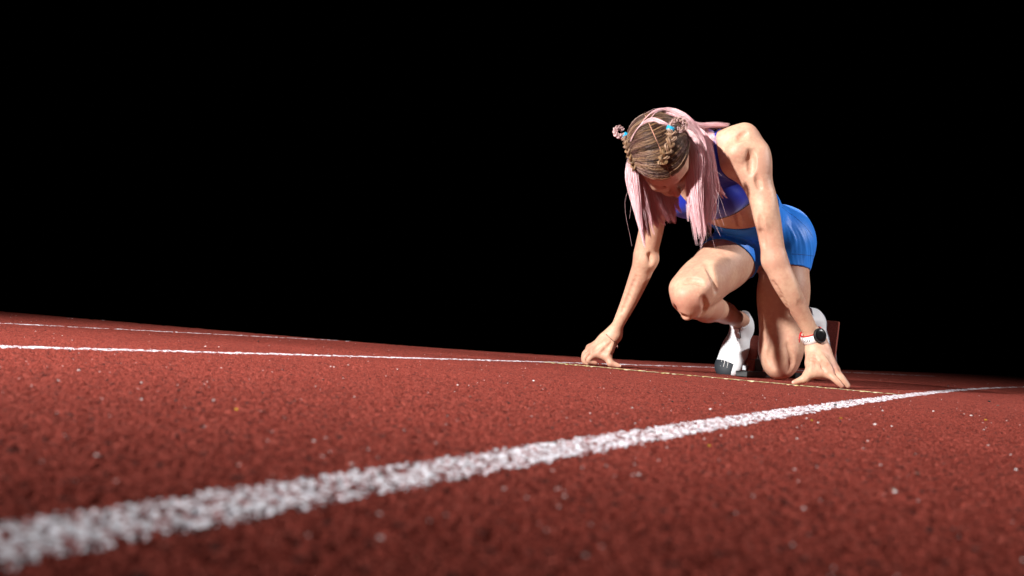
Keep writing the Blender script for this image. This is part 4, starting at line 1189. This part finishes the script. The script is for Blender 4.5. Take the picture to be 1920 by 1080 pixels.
# e) stray hairs
for _ in range(24):
    x0 = rg.uniform(1180, 1330); side = x0 < 1240
    top_ = rg.uniform(235, 330)
    if side:
        g = [(rg.uniform(1182, 1200), top_, 3.24), (rg.uniform(1170, 1192), top_ + 50, 3.22), (rg.uniform(1176, 1215), top_ + rg.uniform(90, 150), 3.22)]
    else:
        g = [(rg.uniform(1300, 1335), top_, 3.24), (rg.uniform(1310, 1350), top_ + 60, 3.22), (rg.uniform(1310, 1372), top_ + rg.uniform(90, 150), 3.22)]
    pts = catmull([P(*q) for q in g], NS)
    hair.add(pts, np.full(NS, .00019), np.full(NS, rg.uniform(.7, 1)), rg.uniform(.3, 1))
hair.build('hair', person)

# braids: three interlaced strands lying on the scalp
def braid(ctrl, r_, turns, name='braid', pk=(.0, .16), shift=0):
    g = catmull(ctrl, 90); n_ = len(g); T = np.gradient(g, axis=0); T /= np.linalg.norm(T, axis=1)[:, None]
    out = g - HC; out /= np.linalg.norm(out, axis=1)[:, None]; out -= T * (out * T).sum(1)[:, None]; out /= np.linalg.norm(out, axis=1)[:, None]
    W_ = np.cross(T, out)
    st = Strands(); tt = np.linspace(0, 1, n_)
    for k in range(3):
        ph = 2 * math.pi * k / 3
        a_ = tt * turns * 2 * math.pi + ph
        w_ = np.sin(a_) * r_; h_ = np.sin(2 * a_) * r_ * .45
        c = g + W_ * w_[:, None] + out * (h_ + r_ * .5)[:, None]
        for _ in range(32):
            q, z_ = rg.normal(0, .32, 2) * r_
            rnd = np.clip(.85 + rg.normal(0, .2), 0, 1)
            st.add(c + W_ * q + out * z_, np.full(n_, .0006), np.clip(np.linspace(*pk, n_) + rg.uniform(-.1, .1), 0, 1), rnd)
    return st.build(name, person)
braid([on_head(1241, 308), on_head(1245, 292), on_head(1253, 276, .008), on_head(1258, 258, .009), on_head(1258, 244, .011)], .0100, 2.1)
braid([on_head(1194, 318), on_head(1187, 302), on_head(1181, 285, .008), on_head(1177, 270, .010), on_head(1174, 258, .012)], .0085, 2.4)
TA = on_head(1258, 241, .014); TB = on_head(1172, 256, .014)
# hair ties and the looped knots past them
for c_, ax_, nm in ((TA, nrm(v3(.3, -.3, 1)), 0), (TB, nrm(v3(-1, -.1, .45)), 1)):
    par = []
    for k in range(3):
        q = c_ + ax_ * (k - 1) * .0042
        V_, F_ = [], []
        a = nrm(np.cross(ax_, (0, 1, .2))); b_ = np.cross(ax_, a)
        pts = [q + (a * math.cos(t_) + b_ * math.sin(t_)) * (.0105 + .0008 * (k == 1)) for t_ in np.linspace(0, 2 * math.pi, 20, endpoint=False)]
        par.append(tube(pts, .0031, 7, True))
    V_, F_ = join(par); mesh_obj('hair_tie', V_, F_, TIE, person)
def knot(ctrl, r_, pk):
    ctrl = [P(*q) for q in ctrl]
    st = Strands()
    g = catmull(ctrl, 60); tt = np.linspace(0, 1, 60)
    T = np.gradient(g, axis=0); T /= np.linalg.norm(T, axis=1)[:, None]
    A_ = np.cross(T, (0, 1, .1)); A_ /= np.linalg.norm(A_, axis=1)[:, None]; B_ = np.cross(T, A_)
    for k in range(3):
        a_ = tt * 5 * 2 * math.pi / 1.6 + 2 * math.pi * k / 3
        c = g + A_ * (np.sin(a_) * r_)[:, None] + B_ * (np.sin(2 * a_) * r_ * .5)[:, None]
        for _ in range(24):
            q, z_ = rg.normal(0, .33, 2) * r_
            st.add(c + A_ * q + B_ * z_, np.full(60, .0006), np.clip(pk + rg.uniform(-.25, .25) + 0 * tt, 0, 1), rg.uniform(.3, 1))
    return st.build('hair_knot', person)
yb = TB[1]
knot([(1171, 254, yb), (1163, 256, yb - .01), (1155, 252, yb - .012), (1154, 243, yb - .01), (1161, 239, yb), (1168, 244, yb + .005)], .0050, .6)
ya = TA[1]
knot([(1259, 238, ya), (1263, 229, ya - .006), (1271, 224, ya - .01), (1281, 228, ya - .01), (1284, 238, ya - .006), (1275, 243, ya), (1267, 238, ya + .006)], .0054, .35)
